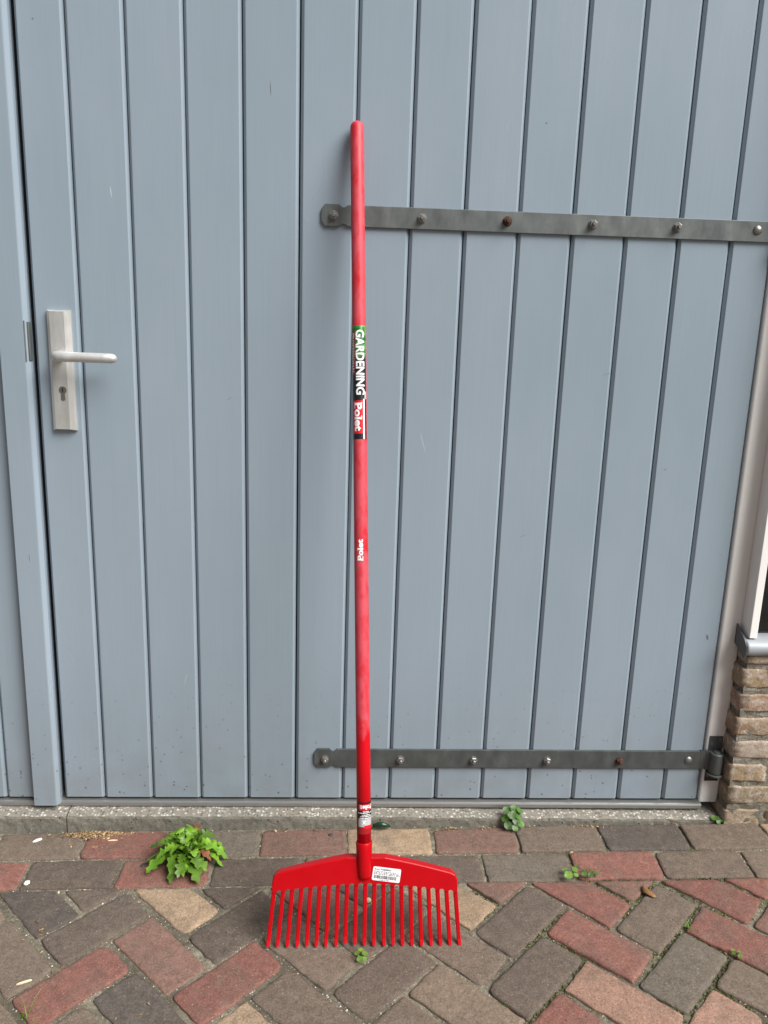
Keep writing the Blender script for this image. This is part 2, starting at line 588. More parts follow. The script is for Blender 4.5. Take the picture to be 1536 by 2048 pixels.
def bed_depth(x, y):
    d = 0.0056 + 0.0036 * noise.noise((x * 9, y * 9, 3.1)) + 0.0026 * noise.noise((x * 45, y * 45, 7.7))
    d -= 0.0030 * (1 if x < 0.0 else max(0.0, 1 - x / 0.25))        # joints on the left are filled fuller
    return min(max(d, 0.0034), 0.013)


vs, fs = [], []
for j in range(NY + 1):
    y = Y0 + (Y1 - Y0) * (1 - (1 - j / NY) ** 1.9)
    for i in range(NX + 1):
        x = X0 + (X1 - X0) * i / NX
        vs.append((x, y, gz(x, y) - bed_depth(x, y)))
for j in range(NY):
    for i in range(NX):
        a = j * (NX + 1) + i
        fs.append((a, a + 1, a + NX + 2, a + NX + 1))
pavement = pyd('pavement', vs, fs, M_JOINT, None, True)
tag(pavement, kind='structure')

PAL = {
    'dk': (0.105, 0.080, 0.063), 'gb': (0.148, 0.112, 0.085), 'gr': (0.128, 0.106, 0.083), 'rd': (0.196, 0.083, 0.064),
    'rb': (0.174, 0.096, 0.074), 'tn': (0.305, 0.214, 0.136), 'tb': (0.186, 0.138, 0.099), 'pk': (0.305, 0.176, 0.125), 'bk': (0.088, 0.073, 0.063),
}


def clip_line(poly, yc):
    """keep the part with y <= yc"""
    out = []
    n = len(poly)
    for i in range(n):
        a, b = poly[i], poly[(i + 1) % n]
        ia, ib = a[1] <= yc, b[1] <= yc
        if ia: out.append(a)
        if ia != ib:
            t = (yc - a[1]) / (b[1] - a[1])
            out.append((a[0] + t * (b[0] - a[0]), yc))
    keep = []                                             # no slivers of edges
    for p in out:
        if not keep or (Vector(p) - Vector(keep[-1])).length > 0.016: keep.append(p)
    if len(keep) > 3 and (Vector(keep[0]) - Vector(keep[-1])).length < 0.016: keep.pop()
    return keep


def area(p):
    return 0.5 * sum(p[i][0] * p[(i + 1) % len(p)][1] - p[(i + 1) % len(p)][0] * p[i][1] for i in range(len(p)))


def inset_poly(poly, d):
    """convex counter-clockwise polygon moved inwards by d"""
    n = len(poly)
    out = []
    for i in range(n):
        p0, p1, p2 = Vector(poly[i - 1]), Vector(poly[i]), Vector(poly[(i + 1) % n])
        a, b = (p1 - p0).normalized(), (p2 - p1).normalized()
        na, nb = Vector((-a.y, a.x)), Vector((-b.y, b.x))
        m = na + nb
        m = m / max(m.length_squared * 0.5, 0.35)
        out.append(p1 + m * d)
    return out


def outline(poly, radii, counts, ph, jit=0.0012):
    """rounded, slightly uneven outline with a fixed number of points per side"""
    n = len(poly)
    out = []
    for i in range(n):
        p0, p1, p2 = Vector(poly[i - 1]), Vector(poly[i]), Vector(poly[(i + 1) % n])
        d0, d2 = (p0 - p1), (p2 - p1)
        l0, l2 = d0.length, d2.length
        q = min(radii[i], l0 * 0.3, l2 * 0.3)
        q2 = min(radii[(i + 1) % n], l2 * 0.3, (Vector(poly[(i + 2) % n]) - p2).length * 0.3)
        a, b = p1 + d0 / l0 * q, p1 + d2 / l2 * q
        out += [a, (a + b) * 0.25 + p1 * 0.5, b]
        seg = l2 - q - q2
        for m in range(1, counts[i]):
            out.append(p1 + d2 / l2 * (q + seg * m / counts[i]))
    res = []
    n = len(out)
    for i, p in enumerate(out):
        t = (out[(i + 1) % n] - out[i - 1]).normalized()
        nn = Vector((t.y, -t.x))
        d = jit * 2.4 * noise.noise((p.x * 55 + ph, p.y * 55, ph)) + jit * 1.2 * noise.noise((p.x * 190, p.y * 190 + ph, 1.0))
        res.append(p + nn * d)
    return res


def paver(name, poly, col, seed, parent=pavement, chip=None):
    rr = random.Random(seed)
    if area(poly) < 0: poly = poly[::-1]
    radii = [rr.choice([0.004, 0.005, 0.006, 0.009, 0.013, 0.018]) for _ in poly]
    if chip is not None: radii[chip] = 0.024
    counts = [max(2, int((Vector(poly[(i + 1) % len(poly)]) - Vector(poly[i])).length / 0.011)) for i in range(len(poly))]
    ph = rr.uniform(0, 50)
    ol = outline(poly, radii, counts, ph)
    cx = sum(p.x for p in ol) / len(ol)
    cy = sum(p.y for p in ol) / len(ol)
    h = rr.uniform(-0.0006, 0.0022)
    tx, ty = rr.uniform(-0.009, 0.009), rr.uniform(-0.009, 0.009)
    worn = rr.uniform(0.8, 1.35)
    rings = [(0.000, -0.040), (0.0, -0.0042 * worn), (0.0009 * worn, -0.0017 * worn), (0.0026 * worn, -0.0005), (0.0090, 0.0)]
    verts, faces = [], []
    n = len(ol)
    for k, (ins, dz) in enumerate(rings):
        ring = outline(inset_poly(poly, ins), [max(q - ins * 0.6, 0.002) for q in radii], counts, ph)
        for p in ring:
            z = gz(p.x, p.y) + h + dz + tx * (p.x - cx) + ty * (p.y - cy)
            if k >= 2: z += 0.0006 * noise.noise((p.x * 60 + seed, p.y * 60, 0.3))
            verts.append((p.x - cx, p.y - cy, z - gz(cx, cy)))
    for k in range(len(rings) - 1):
        for i in range(n):
            a, b = k * n + i, k * n + (i + 1) % n
            faces.append((a, b, b + n, a + n))
    verts.append((0, 0, h + 0.0004))
    c = len(verts) - 1
    base = (len(rings) - 1) * n
    for i in range(n):
        faces.append((base + i, base + (i + 1) % n, c))
    v = rr.uniform(0.90, 1.10)
    o = pyd(name, verts, faces, M_PAVER, None, True, tuple(x * v for x in col))
    o.location = (cx, cy, gz(cx, cy))
    o.parent = parent
    return o


def rect(cx, cy, L, W, ang):
    c, s = math.cos(ang), math.sin(ang)
    return [(cx + c * a - s * b, cy + s * a + c * b) for a, b in ((-L / 2, -W / 2), (L / 2, -W / 2), (L / 2, W / 2), (-L / 2, W / 2))]


paver_polys = []
# two courses laid along the kerb
rowA = {-4: 'gb', -3: 'rd', -2: 'gr', -1: 'rb', 0: 'tn', 1: 'rb', 2: 'gb', 3: 'bk', 4: 'gb'}
rowB = {-5: 'dk', -4: 'rd', -3: 'dk', -2: 'rd', -1: 'dk', 0: 'tb', 1: 'dk', 2: 'gr', 3: 'rd', 4: 'gb', 5: 'gb'}
seed = 100
fill = ['dk', 'gb', 'rd', 'tb', 'rb', 'gb', 'dk', 'tn']
for k in range(-8, 9):
    seed += 1
    cx = 0.0 + k * 0.2137
    w = 0.2070 + rnd.uniform(-0.003, 0.003)
    col = PAL[rowA.get(k, fill[(k * 3) % 8])]
    p = [(cx - w / 2 + rnd.uniform(-.002, .002), -0.1480), (cx + w / 2, -0.1475 + rnd.uniform(-.001, .001)),
         (cx + w / 2 + rnd.uniform(-.003, .003), -0.0490), (cx - w / 2 + rnd.uniform(-.003, .003), -0.0500 + rnd.uniform(-.002, .002))]
    if k == 1: p[3] = (p[3][0], -0.058)
    paver('brick', p, col, seed)
    paver_polys.append(p)
for k in range(-8, 10):
    seed += 1
    cx = -0.1035 + k * 0.2137
    w = 0.2070 + rnd.uniform(-0.003, 0.003)
    col = PAL[rowB.get(k, fill[(k * 5 + 2) % 8])]
    p = [(cx - w / 2 + rnd.uniform(-.003, .003), -0.2505), (cx + w / 2, -0.2500),
         (cx + w / 2 + rnd.uniform(-.002, .002), -0.1545), (cx - w / 2, -0.1550 + rnd.uniform(-.001, .001))]
    paver('brick', p, col, seed)
    paver_polys.append(p)
# herringbone at 45 degrees, cut along the courses
CUT = -0.2555
fwd = {(-4, 0): 'tb', (-4, 1): 'gb', (-3, -1): 'dk', (-3, 0): 'dk', (-3, 1): 'rd', (-3, 2): 'gb', (-2, -1): 'dk', (-2, 0): 'dk', (-2, 1): 'rd', (-2, 2): 'tn',
       (-1, -1): 'bk', (-1, 0): 'dk', (-1, 1): 'dk', (-1, 2): 'gb', (0, -1): 'rb', (0, 0): 'dk', (0, 1): 'dk', (0, 2): 'rd',
       (1, -1): 'rb', (1, 0): 'gb', (1, 1): 'gr', (1, 2): 'pk', (2, -1): 'rd', (2, 0): 'rb', (2, 1): 'gb'}
bwd = {(-4, -1): 'bk', (-4, 0): 'gb', (-4, 1): 'tb', (-3, -1): 'tn', (-3, 0): 'rb', (-3, 1): 'bk', (-2, -1): 'rb', (-2, 0): 'gb', (-2, 1): 'gb',
       (-1, -1): 'tn', (-1, 0): 'gb', (-1, 1): 'tb', (0, -1): 'rd', (0, 0): 'rd', (0, 1): 'pk', (1, -1): 'rd', (1, 0): 'rd', (1, 1): 'gb'}
LB, WB = 0.2010, 0.0988
herr = []
for i in range(-7, 7):
    for j in range(-2, 7):
        for kind, (ox, oy, ang, table) in {'f': (0.2715, -0.3715, math.radians(44.5), fwd), 'b': (0.4235, -0.4460, math.radians(135.8), bwd)}.items():
            cx, cy = ox + 0.3040 * i, oy - 0.1505 * j
            if abs(cx) > 1.75 or cy < -1.25: continue
            seed += 1
            rr = random.Random(seed)
            code = table.get((i, j)) or rr.choice(fill)
            L = LB + rr.uniform(-0.004, 0.003)
            W = WB + rr.uniform(-0.003, 0.0025)
            p = rect(cx + rr.uniform(-.0015, .0015), cy + rr.uniform(-.0015, .0015), L, W, ang + math.radians(rr.uniform(-1.0, 1.0)))
            p = clip_line(p, CUT + rr.uniform(-.0015, .0015))
            if len(p) < 3 or abs(area(p)) < 0.0006: continue
            chip = 2 if (kind, i, j) == ('b', -2, 0) else None
            paver('brick', p, PAL[code], seed, chip=chip)
            paver_polys.append(p)
            herr.append(p)

# ------------------------------------------------------------------ kerb below the door
def kerb_piece(x0, x1, label):
    bm = bmesh.new()
    nx = max(2, int((x1 - x0) / 0.012))
    # profile (y, z above), material index of the strip to the next point
    rows = []
    for i in range(nx + 1):
        x = x0 + (x1 - x0) * i / nx
        tilt = -0.006 * max(0.0, (x + 0.2) / 1.0)
        prof = [(0.075, -0.0200), (0.030, -0.0195), (0.0, -0.0200), (-0.018, -0.0215), (-0.0355, -0.0235), (-0.0405, -0.0255), (-0.0430, -0.0310), (-0.0440, -0.0450), (-0.0450, -0.0700), (-0.0450, -0.1200)]
        col = []
        for k, (y, z) in enumerate(prof):
            e = 1.0 if 2 <= k <= 8 else 0.2
            j1 = noise.noise((x * 38, k * 1.7, 4.0)) * 0.0022 * e
            j2 = noise.noise((x * 130, k * 2.3, 9.0)) * 0.0013 * e
            col.append(bm.verts.new((x, y + (j1 + j2) * (1.0 if k >= 4 else 0.3), z + tilt + (j1 - j2) * (0.8 if k < 6 else 0.4))))
        rows.append(col)
    for a, b in zip(rows, rows[1:]):
        for k in range(len(a) - 1):
            fc = bm.faces.new((a[k], b[k], b[k + 1], a[k + 1]))
            fc.material_index = 0 if k < 5 else 1
    for ends in (rows[0], rows[-1]):
        fc = bm.faces.new(ends)
        fc.material_index = 1
    o = bmo('concrete_kerb', bm, [M_KERB, M_KFACE])
    return tag(o, label, 'kerb', 'concrete kerbs below the doors', 'thing')


kerb_piece(-1.9, -0.8065, 'speckled concrete kerb piece under the left door leaf, left of the joint')
kerb_piece(-0.8035, 0.862, 'long speckled concrete kerb piece running under the blue grey door behind the rake')

# aluminium threshold strip
bm = bmesh.new()
secs = []
for x, pr in ((-1.9, 0.006), (-0.83, 0.007), (0.0, 0.009), (0.822, 0.013)):
    prof = [(0.03, -0.0185), (-pr, -0.0185), (-pr - 0.0012, -0.0150), (-pr - 0.0012, -0.0085), (-pr + 0.0004, -0.0052), (-pr + 0.003, -0.0042), (0.03, -0.0038)]
    secs.append([bm.verts.new((x, y, z)) for y, z in prof])
for a, b in zip(secs, secs[1:]):
    for k in range(len(a) - 1):
        bm.faces.new((a[k], b[k], b[k + 1], a[k + 1]))
    bm.faces.new((a[-1], b[-1], b[0], a[0]))
bm.faces.new(secs[0]); bm.faces.new(secs[-1])
strip = bmo('threshold_strip', bm, M_SILLM)
tag(strip, 'grey metal threshold strip between the door bottom and the concrete kerb', 'threshold', None, 'thing')

# ------------------------------------------------------------------ doors
PITCH = 0.12019
ZTOP = 2.15


def plank(x0, x1, parent, yoff=0.0, zb=0.0015):
    c, dpt, th = 0.0060, 0.0072, 0.020
    prof = [(x0, th), (x0, dpt), (x0 + c * 0.90, 0.0009), (x0 + c, 0.0003), (x0 + c + 0.0008, 0.0),
            (x1 - c - 0.0008, 0.0), (x1 - c, 0.0003), (x1 - c * 0.90, 0.0009), (x1, dpt), (x1, th)]
    lev = [(zb + 0.0, 0.0022), (zb + 0.0022, 0.0), (ZTOP, 0.0)]
    verts, faces = [], []
    n = len(prof)
    for z, push in lev:
        for x, y in prof:
            verts.append((x, max(y, push) + yoff, z))
    for k in range(len(lev) - 1):
        for i in range(n - 1):
            a = k * n + i
            faces.append((a, a + 1, a + 1 + n, a + n))
    faces.append(tuple(reversed(range(n))))
    faces.append(tuple(range((len(lev) - 1) * n, len(lev) * n)))
    faces.append((0, n, 2 * n, 3 * n - 1, 2 * n - 1, n - 1))
    o = pyd('plank', verts, faces, M_DOOR, parent)
    return o


door = empty('garage_door', (0.0, 0.0, 0.0))
tag(door, 'blue grey vertical plank door leaf with lever handle and two steel strap hinges, behind rake', 'door', 'garage door leaves', 'thing')
edges = [-0.8215] + [(k - 6) * PITCH for k in range(13)] + [0.8170]
for i in range(14):
    a = edges[i] + (0.0010 + rnd.uniform(-0.0004, 0.0008) if i else 0)
    b = edges[i + 1] - 0.0010 - rnd.uniform(-0.0004, 0.0006)
    plank(a, b, door, rnd.uniform(-0.0004, 0.0004), 0.0015)
box('gap_shade_backing', (-0.818, 0.814, 0.0195, 0.045, 0.002, ZTOP), M_DARK, door)  # black sheet behind the planks, its colour gives the shade in the grooves

left = empty('garage_door', (-1.2, 0.0, 0.0))
tag(left, 'blue grey plank door leaf at the left edge with a raised cover strip', 'door', 'garage door leaves', 'thing')
le = [-0.8310, -0.965, -1.085, -1.205, -1.325, -1.445, -1.565]
for i in range(6):
    plank(le[i + 1] + 0.0008, le[i] - 0.0008, left, rnd.uniform(-0.0004, 0.0004), 0.0015)
box('gap_shade_backing', (-1.56, -0.8235, 0.0240, 0.045, 0.002, ZTOP), M_DARK, left)  # added to close the gap by the cover strip so it stays dark
# cover strip over the meeting edge
prof = [(-0.8905, 0.000), (-0.8905, -0.0205), (-0.8890, -0.0220), (-0.8372, -0.0220), (-0.8348, -0.0212), (-0.8288, -0.0130), (-0.8282, -0.0110), (-0.8282, 0.000)]
bm = bmesh.new()
add_prism(bm, prof, lambda x, y, h: (x, y - 0.0004, h), -0.0075, ZTOP)
cover = bmo('cover_strip', bm, M_DOOR, left)
bm = bmesh.new()
add_box(bm, -0.8364, -0.8334, -0.0228, -0.004, 1.090, 1.180)
add_box(bm, -0.8312, -0.8262, -0.0168, -0.002, 1.093, 1.177)
bevel_all(bm, 0.0012, 1)
bmo('strike_plate', bm, M_STEEL, cover)


def strap_hinge(zc, hh, x_end, knuckle=True):
    """flat strap with a clipped, necked end; bolts through it"""
    t, bt = zc + hh, zc - hh
    xe = -0.1925
    pts = [(xe, zc - hh * .55), (xe, zc + hh * .55), (xe + .0085, t + .001), (xe + .039, t + .001), (xe + .0455, t - .0065), (xe + .052, t - .0065), (xe + .0575, t), (x_end, t),
           (x_end, bt), (xe + .0575, bt), (xe + .052, bt + .0065), (xe + .0455, bt + .0065), (xe + .039, bt - .001), (xe + .0085, bt - .001)]
    bm = bmesh.new()
    add_prism(bm, [(p[0], p[1]) for p in pts], lambda x, z, h: (x, h, z), -0.0006, -0.0066)
    fr = [e for e in bm.edges if all(abs(v.co.y + 0.0066) < 1e-6 for v in e.verts)]
    bmesh.ops.bevel(bm, geom=fr, offset=0.0011, segments=2, profile=0.6, affect='EDGES')
    return bmo('strap_hinge', bm, M_STEEL if zc > 1 else M_STEELD, door)


def hexbolt(x, z, mat, parent, rot=0.2, length=0.016):
    bm = bmesh.new()
    y0 = -0.0066
    ring = lambda r_, n_, a0: [(x + r_ * math.cos(a0 + 2 * math.pi * k / n_), z + r_ * math.sin(a0 + 2 * math.pi * k / n_)) for k in range(n_)]
    fn = lambda a, b, h: (a, h, b)
    add_prism(bm, ring(0.0105, 20, 0), fn, y0, y0 - 0.0014)
    top = add_prism(bm, ring(0.0092, 6, rot), fn, y0 - 0.0012, y0 - 0.0080)
    bmesh.ops.bevel(bm, geom=list(top.edges), offset=0.0012, segments=1, affect='EDGES')
    top = add_prism(bm, ring(0.0045, 14, 0), fn, y0 - 0.0070, y0 - length)
    bmesh.ops.bevel(bm, geom=list(top.edges), offset=0.0009, segments=1, affect='EDGES')
    o = bmo('bolt', bm, mat, parent)
    o.data.polygons.foreach_set('use_smooth', [False] * len(o.data.polygons))
    return o


def domebolt(x, z, mat, parent):
    bm = bmesh.new()
    path = [(x, -0.0064, z), (x, -0.0080, z), (x, -0.0100, z), (x, -0.0117, z), (x, -0.0124, z)]
    add_tube(bm, path, [0.0105, 0.0100, 0.0082, 0.0048, 0.0010], 20)
    return bmo('bolt', bm, mat, parent, True)


def hinge_knuckle(zc, zlo, zhi, parent):
    """barrel rolled at the end of the strap"""
    cx, cy = 0.8425, -0.0175
    bm = bmesh.new()
    add_tube(bm, [(cx, cy, zlo), (cx, cy, zlo + .0015), (cx, cy, zhi - .0015), (cx, cy, zhi)], [0.0150, 0.0165, 0.0165, 0.0150], 28)
    # tongue joining strap and barrel
    add_prism(bm, [(0.806, -0.0010), (0.806, -0.0070), (0.818, -0.0085), (0.829, -0.0150), (0.836, -0.0150), (0.836, -0.0040)], lambda a, b, h: (a, b, h), zlo + 0.0035, zhi - 0.0012)
    return bmo('knuckle', bm, M_STEELD, parent, False)


BX = [-0.1655, 0.0265, 0.2140, 0.4040, 0.5935, 0.7750]
h_up = strap_hinge(1.4225, 0.0222, 0.8130)
for k, x in enumerate(BX):
    if k == 5: domebolt(x, 1.4255, M_BOLT, h_up)
    else: hexbolt(x, 1.4225 + 0.0006 * k, M_RUST if k == 2 else M_BOLT, h_up, rnd.uniform(0, 1), 0.0125 if k in (0,) else 0.0165)
hinge_knuckle(1.4225, 1.398, 1.446, h_up)
h_lo = strap_hinge(0.1190, 0.0248, 0.8130)
for k, x in enumerate(BX):
    if k == 5: domebolt(x, 0.1195, M_BOLT, h_lo)
    else: hexbolt(x, 0.1170, M_RUST if k == 4 else M_BOLT, h_lo, rnd.uniform(0, 1))
hinge_knuckle(0.1190, 0.0915, 0.1475, h_lo)

# lock plate and lever
bm = bmesh.new()
xa, xb, za, zb = -0.7890, -0.7375, 0.9395, 1.2040
prof = [(xa, 0.0), (xa, -0.0085), (xa + 0.0065, -0.0125), (xb - 0.0135, -0.0125), (xb, -0.0060), (xb, 0.0)]
add_prism(bm, prof, lambda x, y, h: (x, y - 0.0003, h), za, zb)
bm.verts.ensure_lookup_table()
for v in bm.verts:                                        # ends slope a little
    if v.co.y < -0.010: v.co.z += 0.003 if v.co.z < 1.0 else -0.003
plate = bmo('handle_plate', bm, M_ALU, door)
# profile cylinder in a keyhole shape
kx, kz = -0.7625, 1.0300
pts = [(kx + 0.0085 * math.cos(a), kz + 0.0085 * math.sin(a)) for a in [math.radians(-60 + 300 * k / 18) for k in range(19)]]
pts += [(kx - 0.0048, kz - 0.021), (kx - 0.002, kz - 0.0235), (kx + 0.002, kz - 0.0235), (kx + 0.0048, kz - 0.021)]
bm = bmesh.new()
add_prism(bm, pts, lambda x, z, h: (x, h, z), -0.010, -0.0136)
cyl = bmo('lock_cylinder', bm, plain('dull nickel cylinder', (0.20, 0.195, 0.175), 0.45, 0.6), plate)
bm = bmesh.new()
add_box(bm, kx - 0.0010, kx + 0.0012, -0.0141, -0.0135, kz - 0.0048, kz + 0.0048)
add_box(bm, kx - 0.0020, kx + 0.0001, -0.01405, -0.0135, kz - 0.0010, kz + 0.0020)
bmo('keyhole', bm, M_DARK, plate)
bm = bmesh.new()
lz = 1.1060
path = [(-0.7635, -0.012, lz), (-0.7635, -0.030, lz), (-0.7630, -0.042, lz), (-0.7590, -0.0505, lz), (-0.7510, -0.0545, lz), (-0.7380, -0.0555, lz),
        (-0.700, -0.0555, lz), (-0.660, -0.0555, lz - .0004), (-0.642, -0.0550, lz - .0006), (-0.6345, -0.0535, lz - .0006), (-0.6310, -0.0510, lz - .0006)]
add_tube(bm, path, [0.0115, 0.0112, 0.0112, 0.0112, 0.0110, 0.0108, 0.0108, 0.0108, 0.0106, 0.0090, 0.0050], 20)
bmo('lever_handle', bm, M_ALU, door, True)
# small old marks on the paint are in the paint itself; one chip by the right edge is real
# ------------------------------------------------------------------ white frame post with hinge bracket
frame = empty('door_frame', (0.85, 0.0, 0.0))
tag(frame, 'off white painted door frame post between the door and the brick wall', 'door frame', None, 'thing')
bm = bmesh.new()
add_box(bm, 0.8205, 0.8710, 0.0000, 0.070, -0.0060, ZTOP)
bmesh.ops.bevel(bm, geom=[e for e in bm.edges if abs(e.verts[0].co.z - e.verts[1].co.z) > 1 and e.verts[0].co.y < 0.01], offset=0.006, segments=4, profile=0.5, affect='EDGES')
bmo('post', bm, M_WHITE, frame)
box('head_beam', (-1.70, 0.8195, -0.004, 0.070, ZTOP + 0.004, ZTOP + 0.10), M_WHITE, frame, 0.004)


def bracket(zc):
    bm = bmesh.new()
    add_box(bm, 0.8268, 0.8625, -0.0022, 0.004, zc - 0.062, zc + 0.066)
    br = bmo('hinge_bracket', bm, M_STEELD, frame)
    bm = bmesh.new()
    cx, cy = 0.8425, -0.0175
    z0 = zc - 0.0285
    add_tube(bm, [(cx, cy, z0 - 0.0055), (cx, cy, z0 - 0.0045), (cx, cy, z0 - 0.0010), (cx, cy, z0 - 0.0002)], [0.0195, 0.0210, 0.0210, 0.0195], 28)
    add_prism(bm, [(0.8285, 0.0), (0.8265, -0.0160), (0.8585, -0.0160), (0.8565, 0.0)], lambda a, b, h: (a, b, h), z0 - 0.0050, z0 - 0.0014)
    bmo('pin_flange', bm, M_STEELD, br)
    bm = bmesh.new()
    add_tube(bm, [(cx, cy, zc - 0.02), (cx, cy, zc + 0.0290), (cx, cy, zc + 0.0318), (cx, cy, zc + 0.0326)], [0.0095, 0.0095, 0.0085, 0.0060], 20)
    bmo('hinge_pin', bm, M_STEELD, br)
    for sx, sz in ((0.8335, 0.044), (0.8545, 0.056), (0.8335, -0.046)):
        bm = bmesh.new()
        add_tube(bm, [(sx, -0.0020, zc + sz), (sx, -0.0032, zc + sz), (sx, -0.0036, zc + sz)], [0.0044, 0.0042, 0.0028], 12)
        bmo('screw', bm, M_STEEL, br)
    box('rust_patch', (0.8272, 0.8620, -0.0026, -0.0024, zc - 0.0615, zc - 0.036), M_RUST, br)


bracket(0.1190)
bracket(1.4225)

# ------------------------------------------------------------------ brick wall with window on the right
wall = empty('brick_wall', (1.2, 0.0, -0.05))
tag(wall, 'old weathered brick wall corner below the lead sill, right of the white post', 'wall', None, 'thing')
WX, WY = 0.8650, -0.0500


def mortar_body():
    bm = bmesh.new()
    add_box(bm, WX + 0.0065, 1.75, WY + 0.0022, 0.10, -0.12, 0.428)
    bmesh.ops.subdivide_edges(bm, edges=list(bm.edges), cuts=3, use_grid_fill=True)
    bmesh.ops.subdivide_edges(bm, edges=list(bm.edges), cuts=3, use_grid_fill=True)
    bmesh.ops.subdivide_edges(bm, edges=[e for e in bm.edges if e.calc_length() > 0.02], cuts=2, use_grid_fill=True)
    for v in bm.verts:
        d = 0.004 * noise.noise(v.co * 40) + 0.003 * noise.noise(v.co * 110)
        if v.co.y < -0.03: v.co.y += d
        if v.co.x < 0.88: v.co.x += d * 0.8
    return bmo('mortar', bm, M_MORTAR, wall)


mortar_body()


def wall_brick(x0, x1, z0, z1, depth, col, sd):
    rr = random.Random(sd)
    bm = bmesh.new()
    add_box(bm, x0, x1, WY, WY + depth, z0, z1)
    bmesh.ops.subdivide_edges(bm, edges=list(bm.edges), cuts=7, use_grid_fill=True)
    c = Vector(((x0 + x1) / 2, WY + depth / 2, (z0 + z1) / 2))
    half = Vector(((x1 - x0) / 2, depth / 2, (z1 - z0) / 2))
    for v in bm.verts:
        d = v.co - c
        near = sum(1 for a in range(3) if half[a] - abs(d[a]) < 0.004)
        k = 0.0 if near < 2 else (0.0012 if near == 2 else 0.0024)
        for a in range(3):
            if half[a] - abs(d[a]) < 0.004: v.co[a] -= math.copysign(k, d[a])
        nz = noise.noise_vector(v.co * 34 + Vector((sd, 0, 0))) * 0.0030 + noise.noise_vector(v.co * 100 + Vector((0, sd, 0))) * 0.0026
        v.co += nz
    bmesh.ops.translate(bm, verts=bm.verts, vec=-c)
    o = bmo('brick', bm, M_WBRICK, None, True, col)
    o.parent = wall
    o.matrix_parent_inverse = Matrix.Translation(-Vector(wall.location))
    o.location = c
    return o


WC = [(0.30, 0.215, 0.135), (0.33, 0.19, 0.12), (0.28, 0.20, 0.125), (0.35, 0.235, 0.17), (0.30, 0.16, 0.105), (0.27, 0.205, 0.135)]
FIRST = [(0.25, 0.19, 0.125), (0.24, 0.19, 0.125), (0.30, 0.215, 0.125), (0.40, 0.325, 0.265), (0.315, 0.215, 0.135), (0.36, 0.235, 0.17), (0.30, 0.215, 0.125), (0.36, 0.28, 0.2)]
zt = 0.430
for row in range(8):
    z1 = zt - row * 0.0645 if row else zt
    z0 = z1 - 0.0505
    if row == 0: z0, z1 = 0.4060, 0.4300
    else: z1 = 0.4060 - 0.0140 - (row - 1) * 0.0645; z0 = z1 - 0.0505
    if z0 < -0.06: z0 = -0.065
    stretch = row % 2 == 0
    x = WX + rnd.uniform(-0.002, 0.004)
    k = 0
    while x < 1.72:
        w = (0.205 if stretch else 0.098) if k == 0 else 0.205
        dep = 0.098 if (stretch or k) else 0.14
        col = FIRST[7 - row] if k == 0 else WC[rnd.randrange(6)]
        wall_brick(x, min(x + w, 1.74), z0 + rnd.uniform(-.001, .001), z1 + rnd.uniform(-.001, .001), dep, col, row * 31 + k + 5)
        x += w + 0.011
        k += 1

window = empty('window', (1.2, 0.0, 0.44))
tag(window, 'white framed dark window above the lead sill at the right edge', 'window', None, 'thing')
box('stile', (0.8685, 0.8875, -0.0470, 0.060, 0.474, ZTOP), M_WHITE, window, 0.0015)
box('stile', (1.640, 1.660, -0.0470, 0.060, 0.474, ZTOP), M_WHITE, window, 0.0015)
box('top_rail', (0.8880, 1.6395, -0.0465, 0.060, ZTOP - 0.05, ZTOP - 0.001), M_WHITE, window, 0.0015)
box('pane', (0.8872, 1.6405, -0.0180, -0.0120, 0.440, ZTOP - 0.045), M_GLASS, window)
for k in range(0):
    pass
bm = bmesh.new()
# lead sill: sloped sheet dressed over the wall with a rolled front and a turned-up left end
pr = [(-0.0100, 0.4790), (-0.0500, 0.4690), (-0.0600, 0.4650), (-0.0650, 0.4575), (-0.0655, 0.4470), (-0.0620, 0.4370), (-0.0560, 0.4335), (-0.0100, 0.4420)]
prev = None
rows = []
for i in range(25):
    x = 0.8590 + (1.70 - 0.8590) * (i / 24) ** 1.6
    row = []
    for k, (y, z) in enumerate(pr):
        w_ = 0.0016 * noise.noise((x * 22, k * 0.8, 2.0))
        row.append(bm.verts.new((x, y + w_, z + w_)))
    rows.append(row)
for a, b in zip(rows, rows[1:]):
    for k in range(len(pr)):
        k2 = (k + 1) % len(pr)
        bm.faces.new((a[k], b[k], b[k2], a[k2]))
bm.faces.new(rows[0]); bm.faces.new(rows[-1])
sill = bmo('lead_sill', bm, M_LEAD, window, True)
bm = bmesh.new()
add_prism(bm, [(-0.0575, 0.4250), (-0.0640, 0.4420), (-0.0610, 0.4600), (-0.0480, 0.4720), (-0.0005, 0.4950), (-0.0005, 0.4450)], lambda y, z, h: (h, y, z), 0.8560, 0.8595)
bmo('end_flashing', bm, plain('dull lead', (0.115, 0.120, 0.125), 0.6, 0.2), window)
box('reveal_lining', (0.8720, 0.8840, 0.0005, 0.060, 0.430, 0.4735), M_WHITE, window)

# ------------------------------------------------------------------ the rake
OR = Vector((-0.0700, -0.4352, -0.0612))
U = Vector((0, 0.24363, 0.96987))
N = Vector((0, -0.96987, 0.24363))
XA = Vector((1, 0, 0))


def RP(x, s, n):
    return OR + XA * x + U * s + N * n


rake = empty('garden_rake', OR)
tag(rake, 'red plastic garden rake leaning upright against the blue grey door', 'rake')

NT_ = 21
root_x = [(-10 + i) * 0.01885 for i in range(NT_)]
tip_x = [(-10 + i) * 0.01990 + (0.0012 if i in (7, 12) else 0) for i in range(NT_)]


def s_low(x):
    a = abs(x) / 0.19
    return 0.1315 - 0.0085 * a - 0.0085 * a * a


